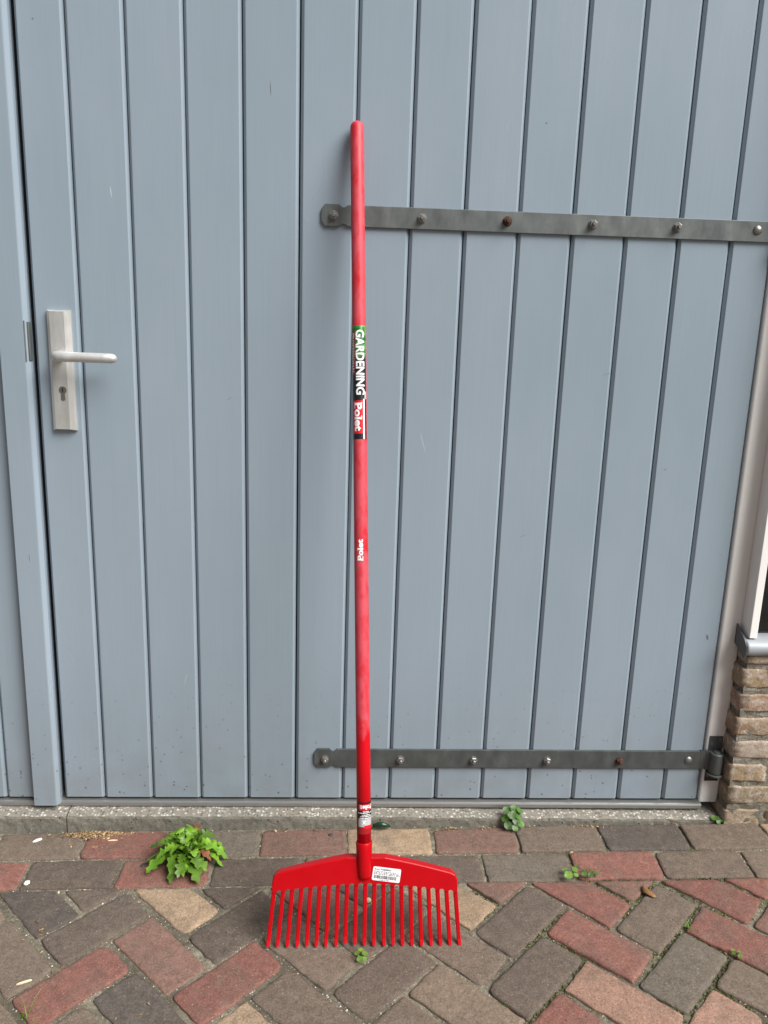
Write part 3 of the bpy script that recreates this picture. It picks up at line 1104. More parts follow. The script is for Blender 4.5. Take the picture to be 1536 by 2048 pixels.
# blade outline: lower edge with a rounded arch between tines, then up the sides and over the top
pts = []
for i in range(NT_ - 1):
    xl, xr = root_x[i] + 0.0035, root_x[i + 1] - 0.0035
    if i == 0: xl = root_x[0] + 0.0042
    if i == NT_ - 2: xr = root_x[-1] - 0.0042
    for t in (0.0, 0.08, 0.28, 0.5, 0.72, 0.92, 1.0):
        x = xl + (xr - xl) * t
        arch = 0.0042 * (1 - abs(2 * t - 1) ** 2.6)
        pts.append((x, s_low(x) - 0.0045 + arch))
xr = root_x[-1] + 0.0040
pts += [(xr, s_low(xr) - 0.0045), (xr + 0.0010, 0.128), (xr - 0.0002, 0.138), (xr - 0.0045, 0.1465), (xr - 0.0130, 0.1515)]
for t in (0.2, 0.4, 0.6, 0.8, 1.0):
    x = xr - 0.0130 + (0.040 - (xr - 0.0130)) * t
    pts.append((x, 0.1515 + (0.1835 - 0.1515) * t + 0.0015 * math.sin(math.pi * t)))
mir = [(-x, s) for x, s in pts[-10:]][::-1]
pts += mir
bm = bmesh.new()
add_prism(bm, pts, lambda a, b, h: RP(a, b, h), -0.0150, 0.0065)
bm.normal_update()
te = [e for e in bm.edges if all(abs((v.co - OR).dot(N) - 0.0065) < 1e-5 and (v.co - OR).dot(U) > 0.1275 and not (abs((v.co - OR).x) < 0.17 and (v.co - OR).dot(U) < 0.150) for v in e.verts)]
bmesh.ops.bevel(bm, geom=te, offset=0.0046, segments=4, profile=0.5, affect='EDGES', clamp_overlap=True)
bm.normal_update()
fe = [e for e in bm.edges if len(e.link_faces) == 2 and (e.link_faces[0].normal.angle(e.link_faces[1].normal) > 1.2)]
bmesh.ops.bevel(bm, geom=fe, offset=0.0018, segments=3, profile=0.6, affect='EDGES', clamp_overlap=True)
blade = bmo('rake_blade', bm, M_RED, rake)

for i in range(NT_):
    bm = bmesh.new()
    x0, x1 = root_x[i], tip_x[i]
    sh = 0.006 if i == 8 else (0.004 if i == 9 else (0.002 if i == 10 else rnd.uniform(0, 0.0012)))
    st = s_low(x0) + 0.004
    rings = []
    stations = [(0.0, 0.0), (0.25, 0.0), (0.5, 0.0004), (0.75, 0.0012), (0.90, 0.0030), (0.965, 0.0055), (1.0, 0.0080)]
    for q, hook in stations:
        s = st + (0.0008 + sh - st) * q
        x = x0 + (x1 - x0) * q
        w = 0.0044 - 0.0005 * q
        d = 0.0048 - 0.0012 * q
        if q == 1.0: w *= 0.72; d *= 0.72
        n0 = -0.0005 + hook
        cs = [(-w, -d * .7), (-w * .7, -d), (w * .7, -d), (w, -d * .7), (w, d * .7), (w * .7, d), (-w * .7, d), (-w, d * .7)]
        rings.append([bm.verts.new(RP(x + a, s, n0 + b)) for a, b in cs])
    for a, b in zip(rings, rings[1:]):
        for k in range(8):
            bm.faces.new((a[k], a[(k + 1) % 8], b[(k + 1) % 8], b[k]))
    bm.faces.new(rings[0]); bm.faces.new(rings[-1])
    bmo('tine', bm, M_RED, rake, False)

# handle axis (tilted a little to the left of the head)
S0, S1 = 0.140, 1.7235
AX0 = RP(-0.0022, S0, 0.0030)
AX1 = RP(-0.0497, S1, 0.0)
AD = (AX1 - AX0).normalized()


def axis(s):
    return AX0 + (AX1 - AX0) * ((s - S0) / (S1 - S0))


def hr(s):
    return 0.01500 - 0.0006 * (s - S0) / (S1 - S0)


bm = bmesh.new()
ss = [0.200, 0.4, 0.7, 1.0, 1.3, 1.6] + [S1 - 0.0145 * (1 - math.sin(a)) for a in [k * math.pi / 2 / 7 for k in range(8)]]
rad = [hr(s) for s in ss[:6]] + [max(hr(S1) * math.cos(a), 0.0008) for a in [k * math.pi / 2 / 7 for k in range(8)]]
add_tube(bm, [axis(s) for s in ss], rad, 40)
handle = bmo('handle', bm, M_HANDLE, rake, True)

bm = bmesh.new()
add_tube(bm, [axis(s) for s in (0.1395, 0.1410, 0.146, 0.165, 0.200, 0.2145, 0.2160)], [0.0085, 0.0120, 0.0136, 0.0150, 0.0166, 0.0172, 0.0164], 36)
bmo('socket', bm, M_RED, rake, True)

# directions round the pole: theta = 0 faces the photographer, + to the right
EF = (N - AD * N.dot(AD)).normalized()
ER = AD.cross(EF).normalized()
if ER.x < 0: ER = -ER


def CP(theta, s, lift):
    t = math.radians(theta)
    return axis(s) + (EF * math.cos(t) + ER * math.sin(t)) * (hr(s) + lift)


def patch(name, t0, t1, s0, s1, mat, parent, lift, ns=2):
    nt = max(2, int(abs(t1 - t0) / 6))
    verts, faces = [], []
    for j in range(ns + 1):
        for i in range(nt + 1):
            verts.append(CP(t0 + (t1 - t0) * i / nt, s0 + (s1 - s0) * j / ns, lift))
    for j in range(ns):
        for i in range(nt):
            a = j * (nt + 1) + i
            faces.append((a, a + 1, a + nt + 2, a + nt + 1))
    return pyd(name, verts, faces, mat, parent, True)


def text_mesh(body, offset=0.02, cuts=5, serif=False):
    cu = bpy.data.curves.new('t', 'FONT')
    cu.body = body
    cu.offset = offset
    cu.resolution_u = 3
    o = bpy.data.objects.new('t', cu)
    COL.link(o)
    bpy.context.view_layer.update()
    dg = bpy.context.evaluated_depsgraph_get()
    me = bpy.data.meshes.new_from_object(o.evaluated_get(dg))
    bpy.data.objects.remove(o)
    bpy.data.curves.remove(cu)
    bm = bmesh.new()
    bm.from_mesh(me)
    bpy.data.meshes.remove(me)
    xs = [v.co.x for v in bm.verts]; ys = [v.co.y for v in bm.verts]
    a, b, c, d = min(xs), max(xs), min(ys), max(ys)
    if serif:                                             # slab feet on the straight stems
        for (fx0, fx1, fy) in ((0.0, 0.20, 0.0), (0.0, 0.16, 0.90), (0.50, 0.60, 0.0), (0.47, 0.56, 0.90)):
            x0, x1 = a + (b - a) * fx0 - 0.04, a + (b - a) * fx1
            y0 = c + (d - c) * fy
            v = [bm.verts.new((px, py, 0.0)) for px, py in ((x0, y0), (x1, y0), (x1, y0 + 0.10 * (d - c)), (x0, y0 + 0.10 * (d - c)))]
            bm.faces.new(v)
    for v in bm.verts:
        v.co.x = (v.co.x - a) / (b - a)
        v.co.y = (v.co.y - c) / (d - c)
        v.co.z = 0
    for k in range(1, cuts):
        bmesh.ops.bisect_plane(bm, geom=list(bm.verts) + list(bm.edges) + list(bm.faces), plane_co=(0, k / cuts, 0), plane_no=(0, 1, 0))
    return bm


def text_on_pole(name, body, fn, mat, parent, lift, offset=0.02, serif=False):
    bm = text_mesh(body, offset, 6, serif)
    for v in bm.verts:
        th, s = fn(v.co.x, v.co.y)
        v.co = CP(th, s, lift)
    me = bpy.data.meshes.new(name)
    bmesh.ops.recalc_face_normals(bm, faces=bm.faces)
    bm.to_mesh(me); bm.free()
    return link(name, me, mat, parent)


def sY(y):                                                # along the pole: fraction of the photographed label
    return 1.289 - (y - 655) * 0.0010504


# large printed band
t = NT('printed band')
sp = t.n('SeparateXYZ'); t.l(t.n('NewGeometry').outputs['Position'], sp.inputs[0])
nz = t.noise(t.coord('World'), 90, 5, 0.7)
leafc = t.ramp(nz, [(0.3, (0.008, 0.05, 0.012)), (0.5, (0.03, 0.19, 0.035)), (0.62, (0.12, 0.42, 0.06)), (0.75, (0.55, 0.6, 0.12))])
mr = t.n('MapRange', x1=1.105, x2=1.160, x3=0.0, x4=1.0); t.l(sp.outputs[2], mr.inputs[0])
mk = t.math('ADD', mr.outputs[0], t.math('MULTIPLY', t.math('SUBTRACT', nz, 0.5), 0.8))
t.color(t.mix(t.ramp(mk, [(0.3, 0.0), (0.7, 1.0)]), (0.012, 0.012, 0.013), leafc))
t.rough(0.28)
band = patch('label_band', -150, 62, sY(880), sY(654.5), t.m, rake, 0.00015, 6)
patch('red_strip', -76, -40, sY(752), sY(664), M_DRPRINT, band, 0.0003)
patch('red_box', -74, 26, sY(869), sY(803), M_RPRINT, band, 0.0003)
patch('white_line', 27, 41, sY(879.5), sY(800), M_WPRINT, band, 0.0003)
patch('torn_edge', 40, 62, sY(800), sY(785), M_GREY, band, 0.0004)
text_on_pole('lettering', 'GARDENING', lambda x, y: (-31 + 73 * y, sY(663 + 129 * x)), M_WPRINT, band, 0.0006, 0.030)
text_on_pole('lettering', 'PROFESSIONAL', lambda x, y: (-71 + 26 * y, sY(669 + 81 * x)), M_WPRINT, band, 0.0006, 0.012)
text_on_pole('lettering', 'Polet', lambda x, y: (-47 + 63 * y, sY(808 + 56 * x)), M_WPRINT, band, 0.0006, 0.036, True)
# printed straight on the pole, reading upwards
text_on_pole('printed_name', 'Polet', lambda x, y: (14 - 46 * y, 0.8010 + 0.0440 * x), M_WPRINT, rake, 0.0003, 0.036, True)
# lower wrap-round label
sL = lambda y: 0.3010 - (y - 1600.5) * 0.00101
low = patch('label_wrap', -57, 95, sL(1665.5), sL(1600.5), M_BLACK, rake, 0.00015, 4)
patch('red_box', -44, 88, sL(1617), sL(1604.5), M_RPRINT, low, 0.0003)
patch('grey_field', -48, 94, sL(1665), sL(1634.5), M_GREY, low, 0.0003)
patch('red_picture', -48, 92, sL(1665.4), sL(1650.5), M_DRPRINT, low, 0.00045)
patch('red_picture', 2, 72, sL(1654), sL(1647.5), M_RPRINT, low, 0.00055)
text_on_pole('lettering', 'Polet', lambda x, y: (74 - 106 * x, sL(1606.5 + 8.5 * y)), M_WPRINT, low, 0.0006, 0.034, True)
# small print too fine to read: broken strokes
rp = random.Random(12)
for (t0, t1, y) in ((-8, 42, 1619.3), (-50, 84, 1622.2), (-16, 50, 1626.2), (-28, 70, 1629.3), (-36, 80, 1632.8)):
    a = t0
    while a < t1 - 3:
        b = min(t1, a + rp.uniform(7, 26))
        patch('small_print', a, b, sL(y + 0.75), sL(y - 0.75), M_WPRINT, low, 0.0006, 1)
        a = b + rp.uniform(2, 4)
text_on_pole('lettering', 'X', lambda x, y: (16 - 32 * x, sL(1637.5 + 7.5 * y)), M_WPRINT, low, 0.0007, 0.04)

# barcode sticker on the blade
stx, sts, sta = 0.0435, 0.1480, math.radians(-7.0)


def SP(a, b, lift):
    ca, sa = math.cos(sta), math.sin(sta)
    return RP(stx + a * ca - b * sa, sts + a * sa + b * ca, 0.0066 + lift)


SW, SH = 0.0292, 0.0142
pp = []
for cx, cy, a0 in ((SW - .003, SH - .003, 0), (-SW + .003, SH - .003, 90), (-SW + .003, -SH + .003, 180), (SW - .003, -SH + .003, 270)):
    for k in range(4):
        a = math.radians(a0 + 30 * k)
        pp.append((cx + .003 * math.cos(a), cy + .003 * math.sin(a)))
bm = bmesh.new()
add_prism(bm, pp, lambda a, b, h: SP(a, b, h), 0.00005, 0.00030)
stick = bmo('barcode_sticker', bm, plain('white sticker paper', (0.80, 0.80, 0.82), 0.4), rake)


def flat_text(body, a0, a1, b0, b1, offset):
    bm = text_mesh(body, offset, 1)
    for v in bm.verts:
        v.co = SP(a0 + (a1 - a0) * v.co.x, b0 + (b1 - b0) * v.co.y, 0.0005)
    me = bpy.data.meshes.new('lettering')
    bm.to_mesh(me); bm.free()
    return link('lettering', me, M_BLACK, stick)


flat_text('Art.nr: P160600041', -0.0265, 0.0085, 0.0075, 0.0115, 0.02)
bm = bmesh.new()
for b0, a_end in ((0.0050, 0.0195), (0.0022, 0.0265), (-0.0006, 0.0275), (-0.0122, 0.0075)):
    a = -0.0265 if b0 > -0.01 else -0.0130
    while a < a_end - 0.001:
        w = min(rp.uniform(0.0015, 0.0060), a_end - a)
        bm.faces.new([bm.verts.new(SP(p_, q_, 0.0005)) for p_, q_ in ((a, b0 - 0.0007), (a + w, b0 - 0.0007), (a + w, b0 + 0.0007), (a, b0 + 0.0007))])
        a += w + rp.uniform(0.0008, 0.0022)
bmo('small_print', bm, plain('grey black print', (0.06, 0.06, 0.065), 0.4), stick)
bm = bmesh.new()
x = -0.0262
rb = random.Random(3)
while x < 0.0200:
    w = rb.choice([0.0005, 0.0008, 0.0012])
    v = [bm.verts.new(SP(a, b, 0.0005)) for a, b in ((x, -0.0098), (x + w, -0.0098), (x + w, -0.0030), (x, -0.0030))]
    bm.faces.new(v)
    x += w + rb.choice([0.0005, 0.0007, 0.0010])
bmo('barcode', bm, M_BLACK, stick)


# ------------------------------------------------------------------ plants
def lobed_leaf(parent, base, az, length, width, rise, droop, roll, mat, lobes=5, sd=0, twist=0.0):
    rr = random.Random(sd)
    n = lobes * 4 + 2
    verts, faces = [], []
    d = Vector((math.cos(az), math.sin(az), 0))
    side = Vector((-d.y, d.x, 0))
    base = Vector(base)
    ph = rr.uniform(-0.1, 0.1)
    bend = rr.uniform(-0.25, 0.25)
    for i in range(n + 1):
        t = i / n
        h = rise * math.sin(min(t * 1.25, 1.0) * math.pi * 0.5) - droop * max(0, t - 0.35) ** 2
        along = length * (t - 0.12 * t * t)
        p = base + d * along + side * (bend * length * t * t * 0.5) + Vector((0, 0, h))
        env = math.sin(math.pi * min(1.0, 0.06 + t * 0.62 + 0.30 * t ** 4)) ** 0.9 * (0.35 + 0.85 * t)
        if t > 0.86: env *= max(0.10, 1 - ((t - 0.86) / 0.14) ** 2 * 0.85)
        ph4 = (i + (0 if ph > 0 else 1)) % 4
        tooth = (0.55, 0.80, 1.18, 1.0)[ph4]
        w = width * env * tooth * rr.uniform(0.88, 1.12)
        w2 = width * env * (0.55, 0.80, 1.18, 1.0)[(ph4 + 1) % 4] * rr.uniform(0.88, 1.12)
        if t < 0.14: w = w2 = width * 0.12
        cup = 0.30 + 0.25 * math.sin(t * 5 + ph * 20)
        ro = roll + twist * t
        l = side * math.cos(ro) + Vector((0, 0, math.sin(ro)))
        back = d * (-0.10 * width if ph4 in (2,) else 0.0)
        wave = 0.10 * width * math.sin(i * 2.1 + ph * 40)
        verts += [p + l * w + Vector((0, 0, cup * w + wave)) + back, p, p - l * w2 + Vector((0, 0, cup * w2 - wave)) + back]
    for i in range(n):
        a = i * 3
        faces += [(a, a + 1, a + 4, a + 3), (a + 1, a + 2, a + 5, a + 4)]
    verts = [Vector((v.x, v.y, max(v.z, gz(v.x, v.y) + 0.003))) for v in verts]
    return pyd('leaf', verts, faces, mat, parent, True)


wx, wy = -0.487, -0.150
weed = empty('weed', (wx, wy, gz(wx, wy)))
tag(weed, 'large leafy green weed with lobed leaves growing at the kerb, left of the rake', 'weed')
rw = random.Random(21)
k = 0
for ring, (cnt, ln, ri, dr, wd) in enumerate([(17, 0.112, 0.024, 0.055, 0.0145), (16, 0.090, 0.036, 0.040, 0.0140), (13, 0.064, 0.044, 0.024, 0.0125), (9, 0.038, 0.046, 0.010, 0.0095)]):
    for q in range(cnt):
        az = 2 * math.pi * (q + rw.uniform(-0.3, 0.3)) / cnt + ring * 0.4
        bx, by = wx + rw.uniform(-.010, .010), wy + rw.uniform(-.010, .010)
        l = ln * rw.uniform(0.80, 1.15)
        if math.sin(az) > 0.3: l *= 0.85                  # the kerb is close behind
        lobed_leaf(weed, (bx, by, gz(bx, by) + 0.004), az, l, wd * rw.uniform(0.8, 1.2), ri * rw.uniform(0.75, 1.2), dr * rw.uniform(0.6, 1.3) * 1.0, rw.uniform(-0.35, 0.35), M_LEAFY, rw.choice([4, 5, 5, 6]), 400 + k, rw.uniform(-0.5, 0.5))
        k += 1
tag(lobed_leaf(weed, (wx + 0.015, wy - 0.02, gz(wx, wy) + 0.02), -0.35, 0.060, 0.011, 0.022, 0.05, 0.2, M_DEADLEAF, 3, 900), 'withered brown leaf')
tag(lobed_leaf(weed, (wx - 0.03, wy - 0.01, gz(wx, wy) + 0.004), 3.3, 0.055, 0.010, 0.012, 0.03, 0.2, M_DEADLEAF, 3, 901), 'withered brown leaf')
tag(lobed_leaf(weed, (wx + 0.01, wy + 0.03, gz(wx, wy) + 0.025), 1.4, 0.050, 0.010, 0.022, 0.02, 0.0, M_DEADLEAF, 3, 902), 'withered brown leaf')


def round_leaf(parent, c, rad, tilt_az, tilt, mat, sd, crenate=0.06, notch=0.0, lobes=9):
    rr = random.Random(sd)
    n = 22
    zax = Vector((math.cos(tilt_az) * math.sin(tilt), math.sin(tilt_az) * math.sin(tilt), math.cos(tilt)))
    a = zax.cross(Vector((0.3, 0.9, 0.1))).normalized()
    b = zax.cross(a)
    verts = [Vector(c)]
    faces = []
    for ring, fr in enumerate((0.5, 1.0)):
        for k in range(n):
            t = 2 * math.pi * k / n
            rr_ = rad * fr * (1 + crenate * math.cos(lobes * t) * fr)
            if notch: rr_ *= 1 - notch * max(0, math.cos(t)) ** 8
            verts.append(Vector(c) + a * (rr_ * math.cos(t)) + b * (rr_ * 0.88 * math.sin(t)) + zax * (rad * (0.10 * fr * fr + 0.05 * math.sin(3 * t + sd) * fr)))
    for k in range(n):
        faces.append((0, 1 + k, 1 + (k + 1) % n))
        faces.append((1 + k, 1 + n + k, 1 + n + (k + 1) % n, 1 + (k + 1) % n))
    return pyd('leaf', verts, faces, mat, parent, True)


def stem(parent, p0, p1, mat, rad=0.0008):
    bm = bmesh.new()
    p0, p1 = Vector(p0), Vector(p1)
    mid = (p0 + p1) / 2 + Vector((0, 0, 0.15 * (p1 - p0).length))
    add_tube(bm, [p0, mid, p1], rad, 6)
    return bmo('stem', bm, mat, parent, True)


def small_plant(name, x, y, leaves, mat, label, crenate=0.05, notch=0.0, lobes=9, group=None, cat='weed'):
    z = gz(x, y)
    e = empty(name, (x, y, z - 0.004))
    tag(e, label, cat, group)
    for k, (dx, dy, dz, rad, taz, tl) in enumerate(leaves):
        if name == 'weed' and len(leaves) > 10: dx, dy, dz, rad = dx * .88, dy * .88, dz * .85, rad * .88
        c = (x + dx, y + dy, z + dz)
        stem(e, (x, y, z - 0.004), (c[0], c[1], c[2] - 0.0006), mat)
        round_leaf(e, c, rad, taz, tl, mat, k * 7 + int(x * 1000), crenate, notch, lobes)
    return e


small_plant('weed', 0.317, -0.047, [(-0.018, 0.004, 0.050, 0.0125, -1.6, 0.5), (0.004, 0.004, 0.056, 0.0125, -1.2, 0.5), (-0.006, -0.012, 0.044, 0.0125, -1.57, 0.7), (0.014, -0.008, 0.040, 0.0135, -0.9, 0.7),
                                     (0.006, -0.020, 0.030, 0.0115, -1.5, 0.8), (-0.016, -0.024, 0.018, 0.0135, -1.7, 0.7), (0.002, -0.030, 0.014, 0.0100, -1.4, 0.7), (-0.024, -0.008, 0.030, 0.0105, -2.4, 0.8),
                                     (0.020, -0.022, 0.022, 0.0120, -0.8, 0.8), (-0.010, 0.008, 0.040, 0.0110, -1.6, 0.4), (0.018, 0.000, 0.052, 0.0110, -0.6, 0.6)], M_MINT,
            'upright soft green weed with round toothed leaves against the concrete kerb', 0.06, 0, 13)
small_plant('weed', 0.415, -0.242, [(-0.010, 0.010, 0.013, 0.0085, 1.9, 0.3), (0.011, 0.006, 0.016, 0.0090, -0.5, 0.4), (-0.008, -0.012, 0.015, 0.0110, -1.7, 0.4), (0.012, -0.004, 0.010, 0.0070, -0.8, 0.5)], M_CLOVER,
            'tiny bright green seedling at the joint below the upright round-leaved weed', 0.0, 0.25)
small_plant('weed', 0.460, -0.243, [(-0.022, 0.026, 0.010, 0.0068, 1.9, 0.3), (-0.013, -0.004, 0.012, 0.0075, -2.5, 0.4), (0.0, -0.010, 0.014, 0.0070, -1.7, 0.4), (0.016, 0.0, 0.011, 0.0072, -0.3, 0.4), (0.003, 0.008, 0.014, 0.0060, 0.8, 0.4), (-0.006, 0.011, 0.011, 0.0052, 2.0, 0.3), (0.011, 0.008, 0.010, 0.0050, 1.0, 0.4)], M_MINT,
            'tiny grey green seedling with several small leaves beside the brighter seedling', 0.0, 0.25)
small_plant('weed', -0.077, -0.474, [(0.0, 0.013, 0.010, 0.0070, 1.6, 0.2), (-0.008, 0.003, 0.012, 0.0072, 3.0, 0.3), (0.008, 0.002, 0.011, 0.0076, 0.0, 0.3), (-0.003, -0.011, 0.010, 0.0072, -1.7, 0.3), (0.006, -0.009, 0.009, 0.0055, -1.0, 0.3)], M_CLOVER,
            'small clover like sprout in the joint just in front of the rake tines', 0.0, 0.15)
small_plant('weed', 0.697, -0.488, [(-0.004, 0.008, 0.008, 0.0046, 1.6, 0.2), (0.007, 0.002, 0.009, 0.0050, 0.2, 0.3), (-0.007, -0.002, 0.009, 0.0042, 3.0, 0.3), (0.003, -0.009, 0.008, 0.0048, -1.5, 0.3)], M_CLOVER,
            'very small pale green sprout in the joint at the right edge', 0.0, 0.1)
small_plant('weed', 0.853, -0.047, [(-0.008, 0.004, 0.012, 0.0080, -2.0, 0.5), (0.006, 0.002, 0.010, 0.0085, -1.0, 0.5), (0.0, -0.006, 0.007, 0.0060, -1.5, 0.6)], M_MINT,
            'small weed in the corner between kerb and brick wall', 0.05, 0.1)

# grass tuft bottom left and a few others
def grass(x, y, n, hgt, label, sd, spread=0.02):
    rr = random.Random(sd)
    z = gz(x, y)
    e = empty('grass_tuft', (x, y, z - 0.005))
    tag(e, label, 'grass', 'grass tufts in the joints')
    for k in range(n):
        az = rr.uniform(0, 6.28)
        L = hgt * rr.uniform(0.6, 1.2)
        p = Vector((x + rr.uniform(-.006, .006), y + rr.uniform(-.006, .006), z - 0.004))
        d = Vector((math.cos(az), math.sin(az), 0))
        sd_ = Vector((-d.y, d.x, 0)) * 0.0011
        verts, faces = [], []
        for i in range(6):
            t = i / 5
            c = p + d * (spread * t * t * rr.uniform(0.9, 1.1) * 1.3) + Vector((0, 0, L * (t - 0.30 * t * t)))
            w = 1.0 - t * 0.92
            verts += [c - sd_ * w, c + sd_ * w + Vector((0, 0, 0.0003))]
        for i in range(5):
            faces.append((2 * i, 2 * i + 1, 2 * i + 3, 2 * i + 2))
        pyd('blade', verts, faces, M_LEAFY, e, True)


grass(-0.703, -0.598, 9, 0.045, 'green grass tuft in the joint at the bottom left corner', 5, 0.03)
grass(0.628, -0.408, 12, 0.022, 'short thin grass tuft at the corner of a red brick on the right', 6, 0.016)
grass(0.078, -0.330, 8, 0.024, 'thin grass tuft seen between the right rake tines', 8, 0.012)
grass(-0.155, -0.392, 5, 0.018, 'sparse grass tuft seen between the left rake tines', 9, 0.010)


# ------------------------------------------------------------------ loose bits
def scatter(name, pts, mat, size, label, kind='stuff', shape='grit', sd=1, cat=None):
    rr = random.Random(sd)
    verts, faces, tones = [], [], []
    for (x, y, z, sc_) in pts:
        s = size * sc_ * rr.uniform(0.6, 1.4)
        az = rr.uniform(0, 6.28)
        if shape == 'grit':
            base = [(1, 0, 0), (-.5, .8, 0), (-.5, -.8, 0), (0.1, 0.05, 0.9), (0, 0, -0.7)]
            fc = [(0, 1, 3), (1, 2, 3), (2, 0, 3), (1, 0, 4), (2, 1, 4), (0, 2, 4)]
        elif shape == 'husk':
            base = [(1.5, 0, .15), (0, .55, .3), (-1.4, .1, 0), (0, -.55, .3), (0, 0, .65)]
            fc = [(0, 1, 4), (1, 2, 4), (2, 3, 4), (3, 0, 4)]
        else:                                             # moss leaflet
            base = [(0.5, 0, 0), (-0.3, 0.4, 0), (-0.3, -0.4, 0), (rr.uniform(-.6, .6), rr.uniform(-.6, .6), 1.5)]
            fc = [(0, 1, 3), (1, 2, 3), (2, 0, 3)]
        ta, tb = rr.uniform(-.5, .5), rr.uniform(-.5, .5)
        k = len(verts)
        for bx, by, bz in base:
            X = (bx * math.cos(az) - by * math.sin(az)) * s
            Y = (bx * math.sin(az) + by * math.cos(az)) * s
            verts.append((x + X, y + Y, z + bz * s * (1 if shape != 'husk' else .8) + (ta * X + tb * Y)))
        faces += [tuple(k + i for i in q) for q in fc]
        tones += [rr.random()] * len(base)
    o = pyd(name, verts, faces, mat)
    at = o.data.attributes.new('tone', 'FLOAT', 'POINT')
    at.data.foreach_set('value', tones)
    tag(o, label, cat, None, kind)
    return o


rs = random.Random(77)
joint_pts = []
for p in paver_polys:
    n = len(p)
    a_ = area(p)
    q = p if a_ > 0 else p[::-1]
    for i in range(n):
        a, b = Vector(q[i]), Vector(q[(i + 1) % n])
        L = (b - a).length
        t = (b - a) / L
        out = Vector((t.y, -t.x))
        for m in range(int(L / 0.004)):
            c = a + t * rs.uniform(0, L) + out * rs.uniform(0.0005, 0.006)
            if abs(c.x) < 1.0 and -0.70 < c.y < -0.045: joint_pts.append(c)
grit, moss, husk = [], [], []
for c in joint_pts:
    z = gz(c.x, c.y) - bed_depth(c.x, c.y)
    v = noise.noise((c.x * 7, c.y * 7, 5.0))
    mv = noise.noise((c.x * 5.5, c.y * 5.5, 15.0)) + (0.25 if c.x > 0.18 else -0.45) + (0.12 if c.x > 0.45 else 0)
    if rs.random() < 0.28: grit.append((c.x, c.y, z + 0.0003, rs.choice([0.6, 0.8, 1, 1.5])))
    if mv > 0.22 and c.y < -0.25:
        for _ in range(2 if mv > 0.3 else 1):
            moss.append((c.x + rs.uniform(-.002, .002), c.y + rs.uniform(-.002, .002), z, rs.choice([0.7, 1, 1.3])))
    if rs.random() < 0.014: husk.append((c.x, c.y, z + 0.0015, rs.uniform(0.6, 1.1)))
scatter('joint_grit', grit, M_GRIT, 0.0016, 'fine pale grit lying in the paving joints', sd=2, cat='grit')
scatter('joint_moss', moss, M_MOSS, 0.0024, 'green moss growing in the paving joints on the right', shape='moss', sd=3, cat='moss')
# husks: a swept pile by the kerb, some strewn along the joints
for _ in range(480):
    x = -0.722 + rs.gauss(0, 0.040)
    y = -0.0535 - abs(rs.gauss(0, 0.010)) * (1.3 if abs(x + 0.74) < 0.05 else 0.7)
    husk.append((x, y, gz(x, y) + 0.001 + rs.uniform(0, 0.006) * max(0, 1 - abs(x + 0.73) / 0.08), rs.uniform(0.7, 1.5)))
for cx, cy, n, sp_ in ((-0.752, -0.385, 18, 0.012), (0.155, -0.052, 26, 0.018), (0.245, -0.050, 16, 0.015), (0.52, -0.050, 24, 0.03), (0.36, -0.050, 14, 0.02), (-0.25, -0.049, 12, 0.03), (0.70, -0.047, 12, 0.04), (0.443, -0.152, 5, 0.005), (-0.72, -0.105, 10, 0.012), (-0.50, -0.62, 8, 0.02)):
    for _ in range(n):
        x, y = cx + rs.gauss(0, sp_), cy - abs(rs.gauss(0, 0.006)) if cy > -0.2 else cy + rs.gauss(0, sp_)
        husk.append((x, y, gz(x, y) + 0.0015, rs.uniform(0.6, 1.3)))
scatter('seed_husks', husk, M_HUSK, 0.0028, 'dry tan seed husks swept up along the kerb and in the joints', shape='husk', sd=4, cat='husks')


def flat_blob(name, x, y, rx, ry, az, mat, label, cat, hgt=0.0012, sd=1, group=None):
    rr = random.Random(sd)
    n = 16
    z = gz(x, y) + 0.0022
    verts, faces = [], []
    for fr, hh in ((1.0, -0.002), (0.92, hgt * 0.5), (0.5, hgt)):
        for k in range(n):
            t = 2 * math.pi * k / n
            w = fr * (1 + 0.14 * math.sin(2 * t + sd) + 0.08 * math.sin(5 * t + sd * 2))
            X, Y = rx * w * math.cos(t), ry * w * math.sin(t)
            verts.append((X * math.cos(az) - Y * math.sin(az), X * math.sin(az) + Y * math.cos(az), hh))
    verts.append((0, 0, hgt))
    for j in range(2):
        for k in range(n):
            faces.append((j * n + k, j * n + (k + 1) % n, (j + 1) * n + (k + 1) % n, (j + 1) * n + k))
    for k in range(n):
        faces.append((2 * n + k, 2 * n + (k + 1) % n, 3 * n))
    o = pyd(name, verts, faces, mat, None, True)
    o.location = (x, y, z)
    return tag(o, label, cat, group)


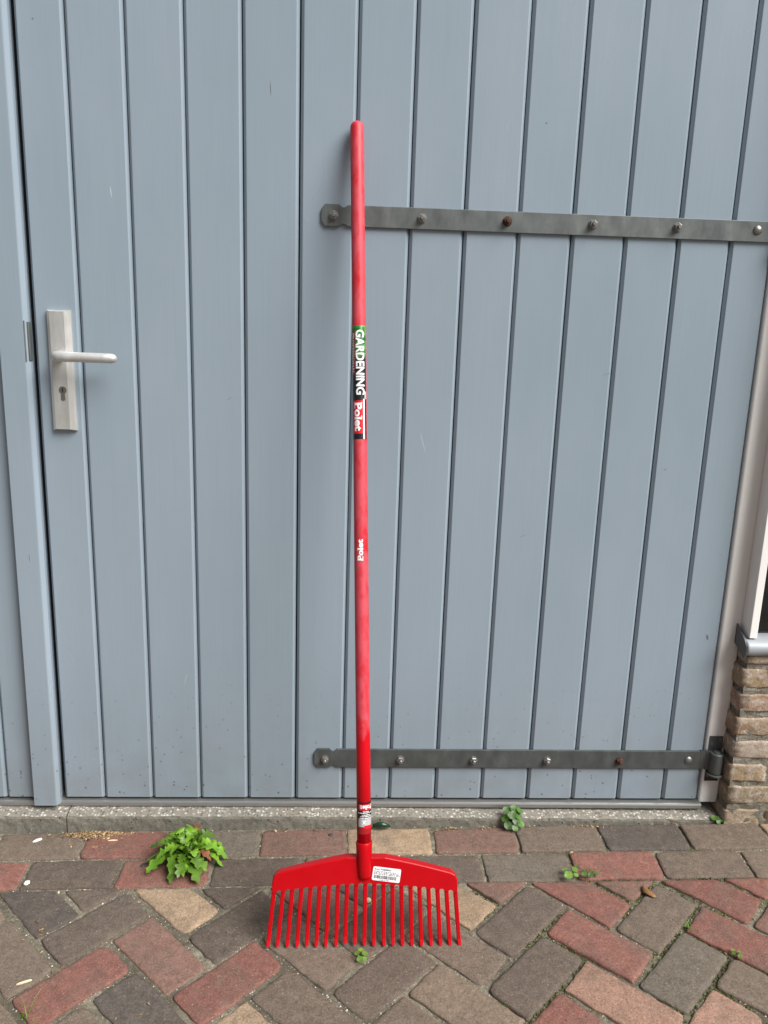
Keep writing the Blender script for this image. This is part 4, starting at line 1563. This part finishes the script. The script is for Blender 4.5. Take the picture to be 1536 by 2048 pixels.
flat_blob('bird_dropping', -0.866, -0.078, 0.0110, 0.0045, 0.75, M_SHELL, 'long white bird dropping on the brick at the far left by the kerb', 'dropping', sd=3)
flat_blob('bird_dropping', -0.835, -0.231, 0.0078, 0.0070, 0.3, M_SHELL, 'round white bird dropping on the second course at the left', 'dropping', sd=5)
flat_blob('pebble', -0.058, -0.309, 0.0058, 0.0052, 0.5, M_WOODCHIP, 'pale square pebble lying behind the rake tines', 'pebble', 0.006, 2)
flat_blob('gum_spot', -0.146, -0.074, 0.0070, 0.0045, 0.1, M_STAIN, 'dark gum spot on the reddish brick left of the rake socket', 'stain', 0.0005, 4)
flat_blob('gum_spot', -0.585, -0.176, 0.0080, 0.0055, 0.4, M_STAIN, 'dark gum spot on the red brick below the large weed', 'stain', 0.0005, 6)
flat_blob('wood_chip', -0.682, -0.085, 0.0120, 0.0022, 0.06, M_WOODCHIP, 'pale splinter of wood below the husk pile', 'wood chip', 0.002, 7)
flat_blob('wood_chip', -0.735, -0.515, 0.0140, 0.0016, 0.45, M_WOODCHIP, 'thin pale straw above the red brick at the bottom left', 'wood chip', 0.002, 9)
# dry winged seed
verts, faces = [], []
wxs, wys = 0.5805, -0.2985
for i in range(9):
    t = i / 8
    a = 2.05 - 0.9 * t
    px = wxs - 0.006 + 0.016 * t - 0.006 * math.sin(t * 3.0)
    py = wys + 0.017 - 0.036 * t
    w = 0.0022 + 0.0062 * math.sin(math.pi * min(1, t * 0.85 + 0.08)) ** 1.2 * (0.5 + 0.7 * t)
    z = gz(px, py) + 0.0035 + 0.002 * math.sin(t * 3)
    verts += [(px - w, py - w * .25, z), (px, py, z + 0.0022 * (1 - t)), (px + w, py + w * .25, z + 0.0012)]
for i in range(8):
    a = i * 3
    faces += [(a, a + 1, a + 4, a + 3), (a + 1, a + 2, a + 5, a + 4)]
wing = pyd('winged_seed', verts, faces, M_WING, None, True)
sm = wing.modifiers.new('thick', 'SOLIDIFY'); sm.thickness = 0.0008
tag(wing, 'dry orange brown winged seed lying on a grey brick at the right', 'seed')
# dark glossy leaf against the kerb beside the pole
verts, faces = [], []
for i in range(11):
    t = i / 10
    px = -0.040 + 0.044 * t
    pz = gz(-0.02, -0.052) + 0.007 + 0.011 * math.sin(math.pi * (0.12 + 0.80 * t)) ** 1.1
    py = -0.054 - 0.004 * math.sin(math.pi * t)
    w = 0.0055 * math.sin(math.pi * (0.12 + 0.82 * t)) ** 0.6
    verts += [(px, py - w * 0.7, pz - w), (px, py - w * 0.2, pz), (px, py + w * 0.55, pz + w * .8)]
for i in range(10):
    a = i * 3
    faces += [(a, a + 1, a + 4, a + 3), (a + 1, a + 2, a + 5, a + 4)]
gl = pyd('fallen_leaf', verts, faces, M_GLOSSY, None, True)
sm = gl.modifiers.new('thick', 'SOLIDIFY'); sm.thickness = 0.0006
tag(gl, 'small dark glossy green leaf lying at the kerb beside the rake pole', 'leaf')
